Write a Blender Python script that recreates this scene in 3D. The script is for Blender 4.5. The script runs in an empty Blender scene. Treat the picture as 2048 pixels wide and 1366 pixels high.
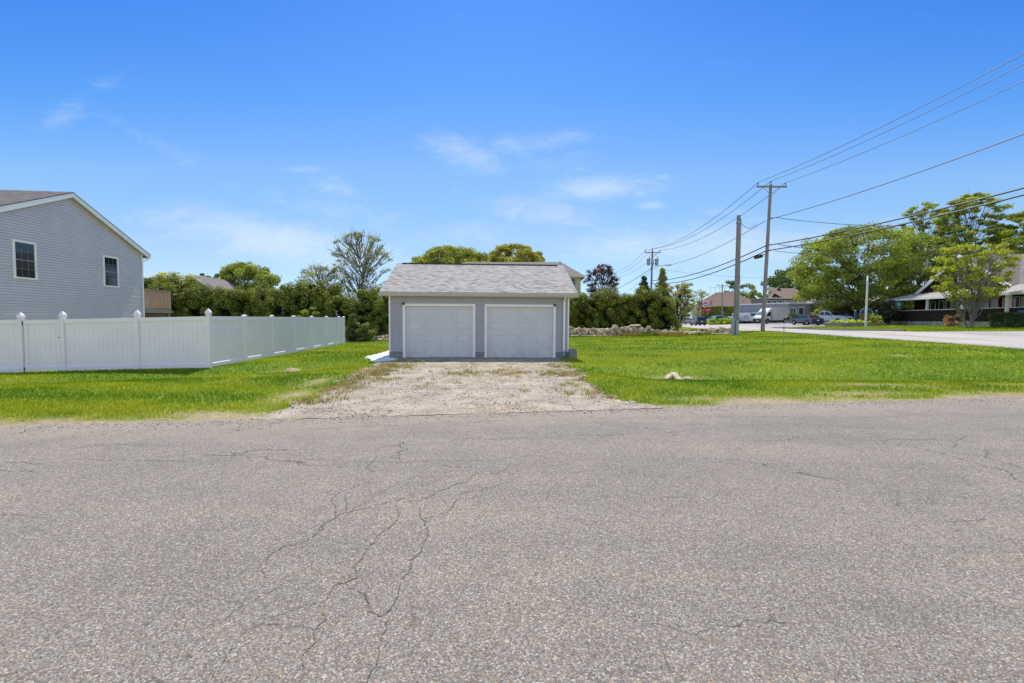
import bpy, bmesh, math, random
import numpy as np
from mathutils import Matrix, Vector
R = math.radians
scene = bpy.context.scene
COL = scene.collection
random.seed(7)
rng = np.random.default_rng(11)

# ------------------------------------------------------------------ camera
F = 910.0
cam_d = bpy.data.cameras.new('camera')
cam_d.sensor_width = 36.0
cam_d.lens = F / 2048 * 36.0
cam_d.clip_start = 0.05
cam_d.clip_end = 3000
cam = bpy.data.objects.new('camera', cam_d)
COL.objects.link(cam)
PITCH, ROLL = R(2.83), R(0.37)
RM = (Matrix.Rotation(R(90) - PITCH, 4, 'X') @ Matrix.Rotation(ROLL, 4, 'Z'))
cam.matrix_world = Matrix.Translation((0, 0, 1.6)) @ RM
scene.camera = cam

# ------------------------------------------------------------------ light
SUN_EL, SUN_AZ = 58.0, -2.3          # azimuth measured from +Y, negative = left
scene.view_settings.view_transform = 'Standard'
scene.view_settings.look = 'None'
scene.view_settings.exposure = 0.55
scene.view_settings.gamma = 1.0
sd = bpy.data.lights.new('sun', 'SUN')
sd.energy = 3.9
sd.angle = R(0.53)
sd.color = (1.0, 0.955, 0.88)
sun = bpy.data.objects.new('sun', sd)
COL.objects.link(sun)
sv = Vector((math.sin(R(SUN_AZ)) * math.cos(R(SUN_EL)), math.cos(R(SUN_AZ)) * math.cos(R(SUN_EL)), math.sin(R(SUN_EL))))
sun.rotation_euler = sv.to_track_quat('Z', 'Y').to_euler()
sun.location = (0, 0, 60)

W = bpy.data.worlds.new('World')
scene.world = W
W.use_nodes = True
nt = W.node_tree
nt.nodes.clear()
def N(t, typ, **kw):
    n = t.nodes.new(typ)
    for k, v in kw.items():
        if k.startswith('i_'):
            n.inputs[int(k[2:]) if k[2:].isdigit() else k[2:].replace('_', ' ')].default_value = v
        else:
            setattr(n, k, v)
    return n
def L(t, a, b):
    t.links.new(a, b)
def math_(t, op, a, b=None, c=None, clamp=False):
    n = t.nodes.new('ShaderNodeMath'); n.operation = op; n.use_clamp = clamp
    for i, s in enumerate((a, b, c)):
        if s is None: continue
        if isinstance(s, (int, float)): n.inputs[i].default_value = s
        else: t.links.new(s, n.inputs[i])
    return n.outputs[0]
sky = N(nt, 'ShaderNodeTexSky', sky_type='NISHITA', sun_disc=False, sun_elevation=R(SUN_EL), sun_rotation=R(SUN_AZ), altitude=0, air_density=1.0, dust_density=0.35, ozone_density=2.6)
hsv = N(nt, 'ShaderNodeHueSaturation', i_Saturation=1.16, i_Value=1.0)
L(nt, sky.outputs[0], hsv.inputs['Color'])
tc = N(nt, 'ShaderNodeTexCoord')
sp = N(nt, 'ShaderNodeSeparateXYZ'); L(nt, tc.outputs['Generated'], sp.inputs[0])
yy = math_(nt, 'MAXIMUM', sp.outputs[1], 0.05)
ta = math_(nt, 'DIVIDE', sp.outputs[0], yy)       # tan azimuth
te = math_(nt, 'DIVIDE', sp.outputs[2], yy)       # tan elevation
cb = N(nt, 'ShaderNodeCombineXYZ'); L(nt, ta, cb.inputs[0]); L(nt, te, cb.inputs[1])
def cnoise(sx, sy, rot, det, off=0.0, dist=0.6):
    mp = N(nt, 'ShaderNodeMapping'); mp.inputs['Scale'].default_value = (sx, sy, 1); mp.inputs['Rotation'].default_value = (0, 0, rot)
    mp.inputs['Location'].default_value = (off, off * .7, off)
    L(nt, cb.outputs[0], mp.inputs[0])
    n = N(nt, 'ShaderNodeTexNoise'); n.inputs['Scale'].default_value = 1.0; n.inputs['Detail'].default_value = det
    n.inputs['Roughness'].default_value = 0.62; n.inputs['Distortion'].default_value = dist
    L(nt, mp.outputs[0], n.inputs['Vector'])
    return n.outputs['Fac']
n1 = cnoise(5.5, 15, R(-12), 7, 3.1)
n2 = cnoise(13, 34, R(8), 6, 9.4, 1.2)
nn = math_(nt, 'MULTIPLY_ADD', n2, 0.55, math_(nt, 'MULTIPLY', n1, 0.6))
def blob(u, v, su, sv_, amp, tilt=0.0):
    a0 = (u - 1024) / F; e0 = (638 - v) / F
    dx = math_(nt, 'SUBTRACT', ta, a0); dy = math_(nt, 'SUBTRACT', te, e0)
    c, s = math.cos(R(tilt)), math.sin(R(tilt))
    rx = math_(nt, 'MULTIPLY_ADD', dx, c, math_(nt, 'MULTIPLY', dy, s))
    ry = math_(nt, 'MULTIPLY_ADD', dy, c, math_(nt, 'MULTIPLY', dx, -s))
    qx = math_(nt, 'POWER', math_(nt, 'ABSOLUTE', math_(nt, 'MULTIPLY', rx, F / su)), 2.0)
    qy = math_(nt, 'POWER', math_(nt, 'ABSOLUTE', math_(nt, 'MULTIPLY', ry, F / sv_)), 2.0)
    g = math_(nt, 'EXPONENT', math_(nt, 'MULTIPLY', math_(nt, 'ADD', qx, qy), -0.7))
    return math_(nt, 'MULTIPLY', g, amp)
tot = None
for b in [(560, 485, 210, 42, 1.25, -9), (680, 512, 110, 35, 1.1, 0), (380, 455, 120, 30, .7, -8), (1450, 490, 200, 45, 1.15, 3), (1240, 495, 130, 40, 1.0, 0), (925, 312, 85, 30, 1.05, -14), (1020, 302, 60, 20, .8, 0), (1105, 288, 75, 20, .95, 8),
          (1185, 380, 125, 26, 1.05, 4), (1095, 428, 110, 28, 1.0, -8), (1298, 411, 30, 9, .9, 0), (1240, 492, 110, 30, .7, 0), (1400, 497, 110, 30, .8, 6),
          (150, 238, 85, 24, .5, 35), (225, 185, 70, 20, .45, 25), (700, 430, 220, 30, .55, -8), (900, 470, 200, 30, .6, 0), (330, 300, 120, 16, .45, -25), (1130, 330, 160, 40, .4, -5), (690, 385, 80, 20, .6, -14), (610, 347, 45, 8, .6, 0), (480, 385, 80, 13, .35, -14),
          (1440, 425, 70, 12, .6, 0), (750, 310, 40, 8, .5, 0), (540, 235, 70, 14, .3, -35), (1760, 440, 70, 12, .5, 0), (1318, 357, 14, 8, .7, 0)]:
    g = blob(*b); tot = g if tot is None else math_(nt, 'MAXIMUM', tot, g)
thr = math_(nt, 'MULTIPLY_ADD', tot, 0.50, 0.0)
cf = math_(nt, 'ADD', nn, thr)
mr = N(nt, 'ShaderNodeMapRange', interpolation_type='SMOOTHSTEP'); mr.inputs['From Min'].default_value = 0.66; mr.inputs['From Max'].default_value = 1.42
mr.inputs['To Max'].default_value = 0.56
L(nt, cf, mr.inputs['Value'])
horiz = math_(nt, 'EXPONENT', math_(nt, 'MULTIPLY', math_(nt, 'ABSOLUTE', te), -7.0))
pale = math_(nt, 'MULTIPLY', horiz, 0.0)
fac = math_(nt, 'MAXIMUM', math_(nt, 'MULTIPLY', mr.outputs[0], math_(nt, 'GREATER_THAN', sp.outputs[1], 0.06)), pale)
# the air's own colour by height: paler towards the horizon, deeper blue above; sky outside the view brightened as added fill for shaded fronts
def rampw(fac, stops):
    r = nt.nodes.new('ShaderNodeValToRGB'); e = r.color_ramp.elements
    while len(e) < len(stops): e.new(.5)
    for i, (p_, c_) in enumerate(stops): e[i].position = p_; e[i].color = (*c_, 1)
    nt.links.new(fac, r.inputs[0]); return r.outputs[0]
tint = rampw(math_(nt, 'DIVIDE', te, 2.0, None, True), [(0, (.43, .56, .87)), (.085, (.64, .65, .70)), (.158, (.66, .73, .79)), (.24, (.40, .65, .88)), (.35, (.26, .55, .91)), (.6, (.45, .66, .95)), (1, (.85, .85, .9))])
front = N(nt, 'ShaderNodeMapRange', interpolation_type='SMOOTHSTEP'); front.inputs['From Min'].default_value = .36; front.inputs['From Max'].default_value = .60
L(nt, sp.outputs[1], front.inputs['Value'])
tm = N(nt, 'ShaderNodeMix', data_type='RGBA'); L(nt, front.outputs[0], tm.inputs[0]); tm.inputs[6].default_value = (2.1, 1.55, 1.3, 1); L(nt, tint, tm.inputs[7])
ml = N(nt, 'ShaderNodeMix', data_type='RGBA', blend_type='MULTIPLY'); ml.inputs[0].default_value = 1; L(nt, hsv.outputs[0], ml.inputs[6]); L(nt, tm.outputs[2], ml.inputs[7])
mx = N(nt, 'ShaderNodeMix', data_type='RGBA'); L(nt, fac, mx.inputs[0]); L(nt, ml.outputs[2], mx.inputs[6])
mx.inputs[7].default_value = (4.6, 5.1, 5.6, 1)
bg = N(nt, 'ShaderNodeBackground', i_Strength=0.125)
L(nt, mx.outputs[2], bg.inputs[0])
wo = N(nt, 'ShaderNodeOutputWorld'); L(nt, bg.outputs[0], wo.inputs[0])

scene.cycles.max_bounces = 7
scene.cycles.transparent_max_bounces = 8
scene.cycles.diffuse_bounces = 4
try:
    scene.cycles.use_denoising = True
except Exception: pass

# ------------------------------------------------------------------ geometry helpers
def P(u, v, Y):
    """the world point seen at photo pixel (u, v), at distance Y in front of the camera"""
    d = RM.to_3x3() @ Vector(((u - 1024) / F, (683 - v) / F, -1.0))
    k = Y / d.y
    return Vector((d.x * k, Y, 1.6 + d.z * k))
def PX(u, Y, v=640):
    return P(u, v, Y).x
def PG(u, v, z=0.0):
    """where the ray through the pixel meets height z"""
    d = RM.to_3x3() @ Vector(((u - 1024) / F, (683 - v) / F, -1.0))
    k = (z - 1.6) / d.z
    return (d.x * k, d.y * k)

def sstep(a, b, x):
    t = np.clip((np.asarray(x, float) - a) / (b - a), 0, 1); return t * t * (3 - 2 * t)
def vnoise(x, y, s=1.0, seed=0):
    x = np.asarray(x, float) / s + 1000; y = np.asarray(y, float) / s + 1000
    xi = np.floor(x).astype(np.int64); yi = np.floor(y).astype(np.int64)
    fx = x - xi; fy = y - yi; fx = fx * fx * (3 - 2 * fx); fy = fy * fy * (3 - 2 * fy)
    def h(a, b):
        n = (a * 374761393 + b * 668265263 + seed * 1442695041) & 0x7fffffff
        n = ((n ^ (n >> 13)) * 1274126177) & 0x7fffffff
        return ((n ^ (n >> 16)) & 0xffff) / 65535.0
    return (h(xi, yi) * (1 - fx) + h(xi + 1, yi) * fx) * (1 - fy) + (h(xi, yi + 1) * (1 - fx) + h(xi + 1, yi + 1) * fx) * fy

CP = np.array([(-30,0,0),(0,0,0),(30,0,0),(-7,6.5,0),(0,7.7,0),(10,9.6,0),(20,11,.15),(0,13,0),(0,18.5,0),(-5,18.5,-.02),(2.5,18.5,0),(0,26,.05),(-14,11,-.12),
 (-17.2,15.9,-.40),(-10.9,16.4,-.22),(-11.9,32,-.22),(-22,16,-.48),(-22,27,-.3),(4.6,37.3,.2),(18.5,38.4,.47),(21,38,.7),(20.9,18.6,.5),(20.6,27,.62),
 (25,22,.6),(25.2,27,.62),(31,42,.72),(31,60,.7),(36,86,.6),(24,70,.6),(42,74,1.1),(43,64,1.05),(51,62,1.16),(47,44,1.16),(33,34,.85),(0,60,.2),(-40,60,-.2),
 (60,90,1.5),(0,150,1),(100,200,2),(-100,150,0),(100,20,1),(-60,10,-.5),(0,-30,0),(60,-30,0),(-60,-30,0),(300,400,2),(-300,400,0),(0,400,2),(300,0,1.5),(-300,0,-.5),(0,800,3),(300,-80,0),(-300,-80,0)], float)
def _tps():
    n = len(CP); d = np.hypot(CP[:, None, 0] - CP[None, :, 0], CP[:, None, 1] - CP[None, :, 1])
    K = np.where(d > 0, d * d * np.log(d + 1e-12), 0)
    A = np.zeros((n + 3, n + 3)); A[:n, :n] = K; A[:n, n] = 1; A[:n, n + 1:] = CP[:, :2]; A[n, :n] = 1; A[n + 1:, :n] = CP[:, :2].T
    b = np.zeros(n + 3); b[:n] = CP[:, 2]
    return np.linalg.solve(A, b)
TW = _tps()
def edge(x):            # near edge line of the lawn = far edge of the asphalt
    return 7.75 + .175 * np.asarray(x, float)
def seg_d(x, y, ax, ay, bx, by):
    dx, dy = bx - ax, by - ay; t = np.clip(((x - ax) * dx + (y - ay) * dy) / (dx * dx + dy * dy), 0, 1)
    return np.hypot(x - ax - t * dx, y - ay - t * dy)
def H(x, y):
    x = np.atleast_1d(np.asarray(x, float)); y = np.atleast_1d(np.asarray(y, float))
    sh = x.shape; x = x.ravel(); y = y.ravel(); out = np.empty(len(x)); n = len(CP)
    for i in range(0, len(x), 20000):
        a, b = x[i:i + 20000], y[i:i + 20000]
        d = np.hypot(a[:, None] - CP[None, :, 0], b[:, None] - CP[None, :, 1])
        out[i:i + 20000] = np.where(d > 0, d * d * np.log(d + 1e-12), 0) @ TW[:n] + TW[n] + TW[n + 1] * a + TW[n + 2] * b
    out = np.clip(out, -.7, 3.0)
    w = sstep(0.0, 3.5, y - edge(x)); out = out * w
    out -= .26 * np.exp(-(seg_d(x, y, 4.4, 14.0, 14.5, 13.4) / 1.35) ** 2)
    out -= .22 * np.exp(-(seg_d(x, y, -7.6, 15.6, -16.0, 11.6) / 1.5) ** 2)
    return out.reshape(sh)
def h1(x, y): return float(H([x], [y])[0])

class MB:
    def __init__(s): s.v = []; s.f = []
    def add(s, vs, fs):
        o = len(s.v); s.v += [tuple(p) for p in vs]; s.f += [tuple(i + o for i in q) for q in fs]
    def box(s, x0, x1, y0, y1, z0, z1):
        s.add([(x0,y0,z0),(x1,y0,z0),(x1,y1,z0),(x0,y1,z0),(x0,y0,z1),(x1,y0,z1),(x1,y1,z1),(x0,y1,z1)],
              [(0,3,2,1),(4,5,6,7),(0,1,5,4),(1,2,6,5),(2,3,7,6),(3,0,4,7)])
    def rbox(s, c, size, rz=0, ry=0, rx=0):
        m = Matrix.Translation(c) @ Matrix.Rotation(rz, 4, 'Z') @ Matrix.Rotation(ry, 4, 'Y') @ Matrix.Rotation(rx, 4, 'X')
        a, b, c2 = size[0]/2, size[1]/2, size[2]/2
        s.add([m @ Vector(p) for p in [(-a,-b,-c2),(a,-b,-c2),(a,b,-c2),(-a,b,-c2),(-a,-b,c2),(a,-b,c2),(a,b,c2),(-a,b,c2)]],
              [(0,3,2,1),(4,5,6,7),(0,1,5,4),(1,2,6,5),(2,3,7,6),(3,0,4,7)])
    def beam(s, a, b, w, h, up=(0, 0, 1)):
        a, b = Vector(a), Vector(b); d = (b - a).normalized(); sd_ = d.cross(Vector(up)).normalized() * w / 2; u = sd_.cross(d).normalized() * h / 2
        s.add([a-sd_-u, a+sd_-u, a+sd_+u, a-sd_+u, b-sd_-u, b+sd_-u, b+sd_+u, b-sd_+u], [(0,1,2,3),(7,6,5,4),(0,4,5,1),(1,5,6,2),(2,6,7,3),(3,7,4,0)])
    def tube(s, pts, rad, n=8, cap=True):
        pts = [Vector(p) for p in pts]
        if not hasattr(rad, '__len__'): rad = [rad] * len(pts)
        o = len(s.v); ref = None
        for i, p in enumerate(pts):
            d = (pts[min(i+1, len(pts)-1)] - pts[max(i-1, 0)]).normalized()
            if ref is None: ref = d.cross(Vector((0, 0, 1)) if abs(d.z) < .9 else Vector((1, 0, 0))).normalized()
            ref = (ref - d * ref.dot(d)).normalized(); w = d.cross(ref)
            for k in range(n):
                a = 2 * math.pi * k / n; s.v.append(tuple(p + (ref * math.cos(a) + w * math.sin(a)) * rad[i]))
        for i in range(len(pts) - 1):
            for k in range(n):
                s.f.append((o+i*n+k, o+i*n+(k+1) % n, o+(i+1)*n+(k+1) % n, o+(i+1)*n+k))
        if cap:
            s.f.append(tuple(o + k for k in reversed(range(n)))); e = o + (len(pts)-1)*n; s.f.append(tuple(e + k for k in range(n)))
    def lathe(s, prof, c=(0, 0, 0), n=16):
        s.tube([(c[0], c[1], c[2] + z) for r, z in prof], [max(r, 1e-4) for r, z in prof], n)
    def prism(s, poly, fn0, fn1):
        """poly = list of 2D points, fn0/fn1 map (a,b) to the two ends"""
        n = len(poly); s.add([fn0(a, b) for a, b in poly] + [fn1(a, b) for a, b in poly],
              [tuple(range(n)), tuple(range(2*n-1, n-1, -1))] + [(i, i+n, (i+1) % n + n, (i+1) % n) for i in range(n)])
    def quad(s, a, b, c, d): s.add([a, b, c, d], [(0, 1, 2, 3)])
    def ball(s, c, r, n=10, m=6, sq=(1, 1, 1)):
        for_ = [(math.sin(math.pi*i/m), -math.cos(math.pi*i/m)) for i in range(m+1)]
        o = len(s.v)
        for a, b in for_:
            for k in range(n):
                t = 2*math.pi*k/n; s.v.append((c[0]+r*sq[0]*max(a,1e-3)*math.cos(t), c[1]+r*sq[1]*max(a,1e-3)*math.sin(t), c[2]+r*sq[2]*b))
        for i in range(m):
            for k in range(n): s.f.append((o+i*n+k, o+i*n+(k+1)%n, o+(i+1)*n+(k+1)%n, o+(i+1)*n+k))

def obj(name, mb, mat, parent=None, smooth=False, uv=False, bevel=0, label=None):
    me = bpy.data.meshes.new(name)
    me.from_pydata(mb.v, [], mb.f); me.validate(); 
    bm = bmesh.new(); bm.from_mesh(me); bmesh.ops.recalc_face_normals(bm, faces=bm.faces)
    if uv:
        ul = bm.loops.layers.uv.new('UVMap')
        for f in bm.faces:
            n = f.normal
            a = Vector((0, 0, 1)).cross(n)
            a = Vector((1, 0, 0)) if a.length < 1e-3 else a.normalized()
            b = n.cross(a)
            for l in f.loops: l[ul].uv = (l.vert.co.dot(a), l.vert.co.dot(b))
    bm.to_mesh(me); bm.free()
    if smooth: me.shade_smooth()
    me.materials.append(mat)
    o = bpy.data.objects.new(name, me); COL.objects.link(o)
    if parent: o.parent = parent
    if bevel:
        m = o.modifiers.new('bevel', 'BEVEL'); m.width = bevel; m.segments = 2; m.limit_method = 'ANGLE'; m.angle_limit = R(40)
    if label: o['label'] = label
    return o
def npmesh(name, V, Fc, mat, parent=None, col=None, smooth=False, normals=None):
    V = np.ascontiguousarray(V, dtype=np.float32); Fc = np.ascontiguousarray(Fc, dtype=np.int32); k = Fc.shape[1]; m = len(Fc)
    me = bpy.data.meshes.new(name); me.vertices.add(len(V)); me.vertices.foreach_set('co', V.ravel())
    me.loops.add(m * k); me.loops.foreach_set('vertex_index', Fc.ravel())
    me.polygons.add(m); me.polygons.foreach_set('loop_start', np.arange(0, m * k, k, dtype=np.int32))
    if smooth: me.polygons.foreach_set('use_smooth', np.ones(m, dtype=bool))
    me.update(calc_edges=True)
    if col is not None:
        a = me.color_attributes.new('Col', 'FLOAT_COLOR', 'POINT')
        c = np.ones((len(V), 4), dtype=np.float32); c[:, :3] = col; a.data.foreach_set('color', c.ravel())
    me.materials.append(mat)
    o = bpy.data.objects.new(name, me); COL.objects.link(o)
    if parent: o.parent = parent
    return o
def thing(name, label, cat, loc=(0, 0, 0), rz=0.0, group=None):
    o = bpy.data.objects.new(name, None); COL.objects.link(o); o.empty_display_size = .2
    o.location = loc; o.rotation_euler = (0, 0, rz); o['label'] = label; o['category'] = cat
    if group: o['group'] = group
    return o
def tag(o, label, cat, group=None):
    o['label'] = label; o['category'] = cat
    if group: o['group'] = group
    return o
def kind(o, k): o['kind'] = k; return o
def copy_tree(o, parent=None):
    c = o.copy(); COL.objects.link(c); c.parent = parent
    for ch in list(o.children): copy_tree(ch, c)
    return c

# ------------------------------------------------------------------ materials
def newmat(name):
    m = bpy.data.materials.new(name); m.use_nodes = True; t = m.node_tree
    return m, t, t.nodes['Principled BSDF']
def ramp(t, fac, stops):
    r = t.nodes.new('ShaderNodeValToRGB'); e = r.color_ramp.elements
    while len(e) < len(stops): e.new(0.5)
    for i, (p, c) in enumerate(stops): e[i].position = p; e[i].color = (*c, 1) if len(c) == 3 else c
    t.links.new(fac, r.inputs[0]); return r.outputs[0]
def noise(t, vec, scale, det=3, rough=.55, dist=0):
    n = t.nodes.new('ShaderNodeTexNoise'); n.inputs['Scale'].default_value = scale; n.inputs['Detail'].default_value = det
    n.inputs['Roughness'].default_value = rough; n.inputs['Distortion'].default_value = dist
    if vec is not None: t.links.new(vec, n.inputs['Vector'])
    return n.outputs['Fac']
def mixc(t, fac, a, b, mode='MIX'):
    n = t.nodes.new('ShaderNodeMix'); n.data_type = 'RGBA'; n.blend_type = mode
    for s, i in ((fac, 0), (a, 6), (b, 7)):
        if isinstance(s, (int, float)): n.inputs[i].default_value = s
        elif isinstance(s, tuple): n.inputs[i].default_value = (*s[:3], 1)
        else: t.links.new(s, n.inputs[i])
    return n.outputs[2]
def bump(t, h, strength, dist, bsdf):
    b = t.nodes.new('ShaderNodeBump'); b.inputs['Strength'].default_value = strength; b.inputs['Distance'].default_value = dist
    t.links.new(h, b.inputs['Height']); t.links.new(b.outputs[0], bsdf.inputs['Normal'])
def pm(name, c, rough=.6, var=.12, scale=3.0, metal=0, spec=.5, bmp=0, bscale=40, stretch=None, rvar=.1):
    m, t, b = newmat(name)
    tc = t.nodes.new('ShaderNodeTexCoord'); v = tc.outputs['Object']
    if stretch:
        mp = t.nodes.new('ShaderNodeMapping'); mp.inputs['Scale'].default_value = stretch; t.links.new(v, mp.inputs[0]); v = mp.outputs[0]
    n = noise(t, v, scale, 5, .6)
    lo = tuple(max(0, x * (1 - var)) for x in c); hi = tuple(min(1, x * (1 + var)) for x in c)
    t.links.new(ramp(t, n, [(.3, lo), (.7, hi)]), b.inputs['Base Color'])
    t.links.new(math_(t, 'MULTIPLY_ADD', n, rvar, rough - rvar / 2), b.inputs['Roughness'])
    b.inputs['Metallic'].default_value = metal; b.inputs['Specular IOR Level'].default_value = spec
    if bmp: bump(t, noise(t, v, bscale, 4), bmp, .01, b)
    return m
def leafmat(name, trans=.4, gain=1.0, rough=.55, var=.3, gloss=.04):
    m, t, b = newmat(name)
    t.nodes.remove(b); out = t.nodes['Material Output']
    at = t.nodes.new('ShaderNodeAttribute'); at.attribute_name = 'Col'
    c = mixc(t, 1.0, at.outputs['Color'], (gain, gain, gain), 'MULTIPLY')
    d = t.nodes.new('ShaderNodeBsdfDiffuse'); t.links.new(c, d.inputs[0])
    tr = t.nodes.new('ShaderNodeBsdfTranslucent'); t.links.new(mixc(t, 1.0, c, (1.25, 1.2, .5), 'MULTIPLY'), tr.inputs[0])
    gl = t.nodes.new('ShaderNodeBsdfGlossy'); gl.inputs['Roughness'].default_value = rough; gl.inputs[0].default_value = (.9, .95, 1, 1)
    s1 = t.nodes.new('ShaderNodeMixShader'); s1.inputs[0].default_value = trans; t.links.new(d.outputs[0], s1.inputs[1]); t.links.new(tr.outputs[0], s1.inputs[2])
    s2 = t.nodes.new('ShaderNodeMixShader'); s2.inputs[0].default_value = gloss; t.links.new(s1.outputs[0], s2.inputs[1]); t.links.new(gl.outputs[0], s2.inputs[2])
    t.links.new(s2.outputs[0], out.inputs['Surface'])
    return m
def shingles(name, cols, tabw=.3, rowh=.14, dark=.35):
    m, t, b = newmat(name)
    tc = t.nodes.new('ShaderNodeTexCoord')
    br = t.nodes.new('ShaderNodeTexBrick'); br.offset = .5; br.squash = 1
    br.inputs['Scale'].default_value = 1; br.inputs['Brick Width'].default_value = tabw; br.inputs['Row Height'].default_value = rowh
    br.inputs['Mortar Size'].default_value = .006; br.inputs['Mortar Smooth'].default_value = .3; br.inputs['Bias'].default_value = 0
    br.inputs['Color1'].default_value = (0, 0, 0, 1); br.inputs['Color2'].default_value = (1, 1, 1, 1); br.inputs['Mortar'].default_value = (0, 0, 0, 1)
    mp = t.nodes.new('ShaderNodeMapping'); t.links.new(tc.outputs['UV'], mp.inputs[0]); t.links.new(mp.outputs[0], br.inputs['Vector'])
    sep = t.nodes.new('ShaderNodeSeparateXYZ'); t.links.new(tc.outputs['UV'], sep.inputs[0])
    bw = t.nodes.new('ShaderNodeSeparateColor'); t.links.new(br.outputs['Color'], bw.inputs[0])
    c = ramp(t, bw.outputs[0], [(i / (len(cols) - 1), x) for i, x in enumerate(cols)])
    n = noise(t, tc.outputs['UV'], 60, 3); c = mixc(t, .5, c, ramp(t, n, [(.3, (.55, .55, .55)), (.7, (1.25, 1.25, 1.25))]), 'MULTIPLY')
    big = noise(t, tc.outputs['UV'], .8, 3); c = mixc(t, .2, c, ramp(t, big, [(.35, (.8, .8, .8)), (.65, (1.15, 1.15, 1.13))]), 'MULTIPLY')
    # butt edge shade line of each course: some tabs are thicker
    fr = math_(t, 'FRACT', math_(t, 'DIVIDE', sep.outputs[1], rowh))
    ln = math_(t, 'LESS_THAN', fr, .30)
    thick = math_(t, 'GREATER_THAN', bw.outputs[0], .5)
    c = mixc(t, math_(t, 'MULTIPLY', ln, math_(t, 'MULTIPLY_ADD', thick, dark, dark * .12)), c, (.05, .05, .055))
    t.links.new(c, b.inputs['Base Color']); b.inputs['Roughness'].default_value = .9; b.inputs['Specular IOR Level'].default_value = .2
    return m

M = {}
M['white_trim'] = pm('white_trim', (.84, .80, .81), .45, .05, 2)
M['white_vinyl'] = pm('white_vinyl', (.86, .785, .81), .38, .04, 1.3)
M['garage_siding'] = pm('garage_siding', (.36, .355, .385), .5, .06, 1.2)
M['house_siding'] = pm('house_siding', (.60, .53, .54), .38, .06, 1.0)
M['concrete'] = pm('concrete', (.22, .215, .205), .9, .3, 6, bmp=.4)
M['glass_dark'] = pm('glass_dark', (.012, .016, .022), .06, .3, 2, spec=.7, rvar=.02)
M['glass_teal'] = pm('glass_teal', (.10, .2, .21), .15, .3, 2, spec=.7)
M['black_plastic'] = pm('black_plastic', (.015, .015, .017), .5, .2)
M['door_white'] = None
M['cream_gutter'] = pm('cream_gutter', (.50, .47, .42), .4, .05, 1)
M['pipe_teal'] = pm('pipe_teal', (.18, .36, .38), .5, .15)
M['wood_grey'] = pm('wood_grey', (.25, .215, .195), .85, .35, 3, stretch=(8, 8, .6), bmp=.3)
M['wood_deck'] = pm('wood_deck', (.44, .29, .20), .85, .3, 3, stretch=(8, 8, .6))
M['metal_grey'] = pm('metal_grey', (.28, .30, .34), .5, .15, metal=.1)
M['conduit'] = pm('conduit', (.33, .35, .38), .5, .1)
M['wire'] = pm('wire', (.02, .02, .022), .6, .1)
M['bark'] = pm('bark', (.075, .06, .048), .95, .35, 5, bmp=.6, bscale=12)
M['bark_pale'] = pm('bark_pale', (.20, .18, .155), .95, .3, 5, bmp=.5, bscale=12)
M['stone'] = pm('stone', (.33, .31, .275), .92, .5, 2.2, bmp=.8, bscale=9)
M['tire'] = pm('tire', (.012, .012, .013), .85, .2)
M['rim'] = pm('rim', (.4, .41, .43), .35, .1, metal=.6)
M['chrome'] = pm('chrome', (.6, .6, .62), .2, .05, metal=.9)
M['red_lamp'] = pm('red_lamp', (.45, .015, .02), .25, .1)
M['clear_lamp'] = pm('clear_lamp', (.65, .66, .68), .15, .1)
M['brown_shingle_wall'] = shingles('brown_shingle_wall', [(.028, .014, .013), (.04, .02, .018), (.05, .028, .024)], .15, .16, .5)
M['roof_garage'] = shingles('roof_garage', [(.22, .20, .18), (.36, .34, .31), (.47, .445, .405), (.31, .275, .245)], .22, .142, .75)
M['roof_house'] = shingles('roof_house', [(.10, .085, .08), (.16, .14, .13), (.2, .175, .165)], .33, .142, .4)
M['roof_grey'] = shingles('roof_grey', [(.15, .13, .12), (.20, .175, .16), (.24, .21, .195)], .3, .14, .3)
M['roof_brown'] = shingles('roof_brown', [(.17, .115, .085), (.22, .15, .115), (.24, .17, .13)], .3, .14, .3)
M['roof_pale'] = shingles('roof_pale', [(.30, .27, .24), (.38, .35, .31), (.42, .38, .34)], .3, .14, .3)
M['leaf'] = leafmat('leaf', .46)
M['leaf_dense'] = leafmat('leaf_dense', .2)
M['grass'] = leafmat('grass', .38, gloss=.012)
def paint(name, c, r=.28):
    m, t, b = newmat(name); b.inputs['Base Color'].default_value = (*c, 1); b.inputs['Roughness'].default_value = r
    b.inputs['Coat Weight'].default_value = .5; b.inputs['Coat Roughness'].default_value = .08
    tc = t.nodes.new('ShaderNodeTexCoord'); n = noise(t, tc.outputs['Object'], 4, 4)
    t.links.new(math_(t, 'MULTIPLY_ADD', n, .12, r - .06), b.inputs['Roughness']); return m
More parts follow.
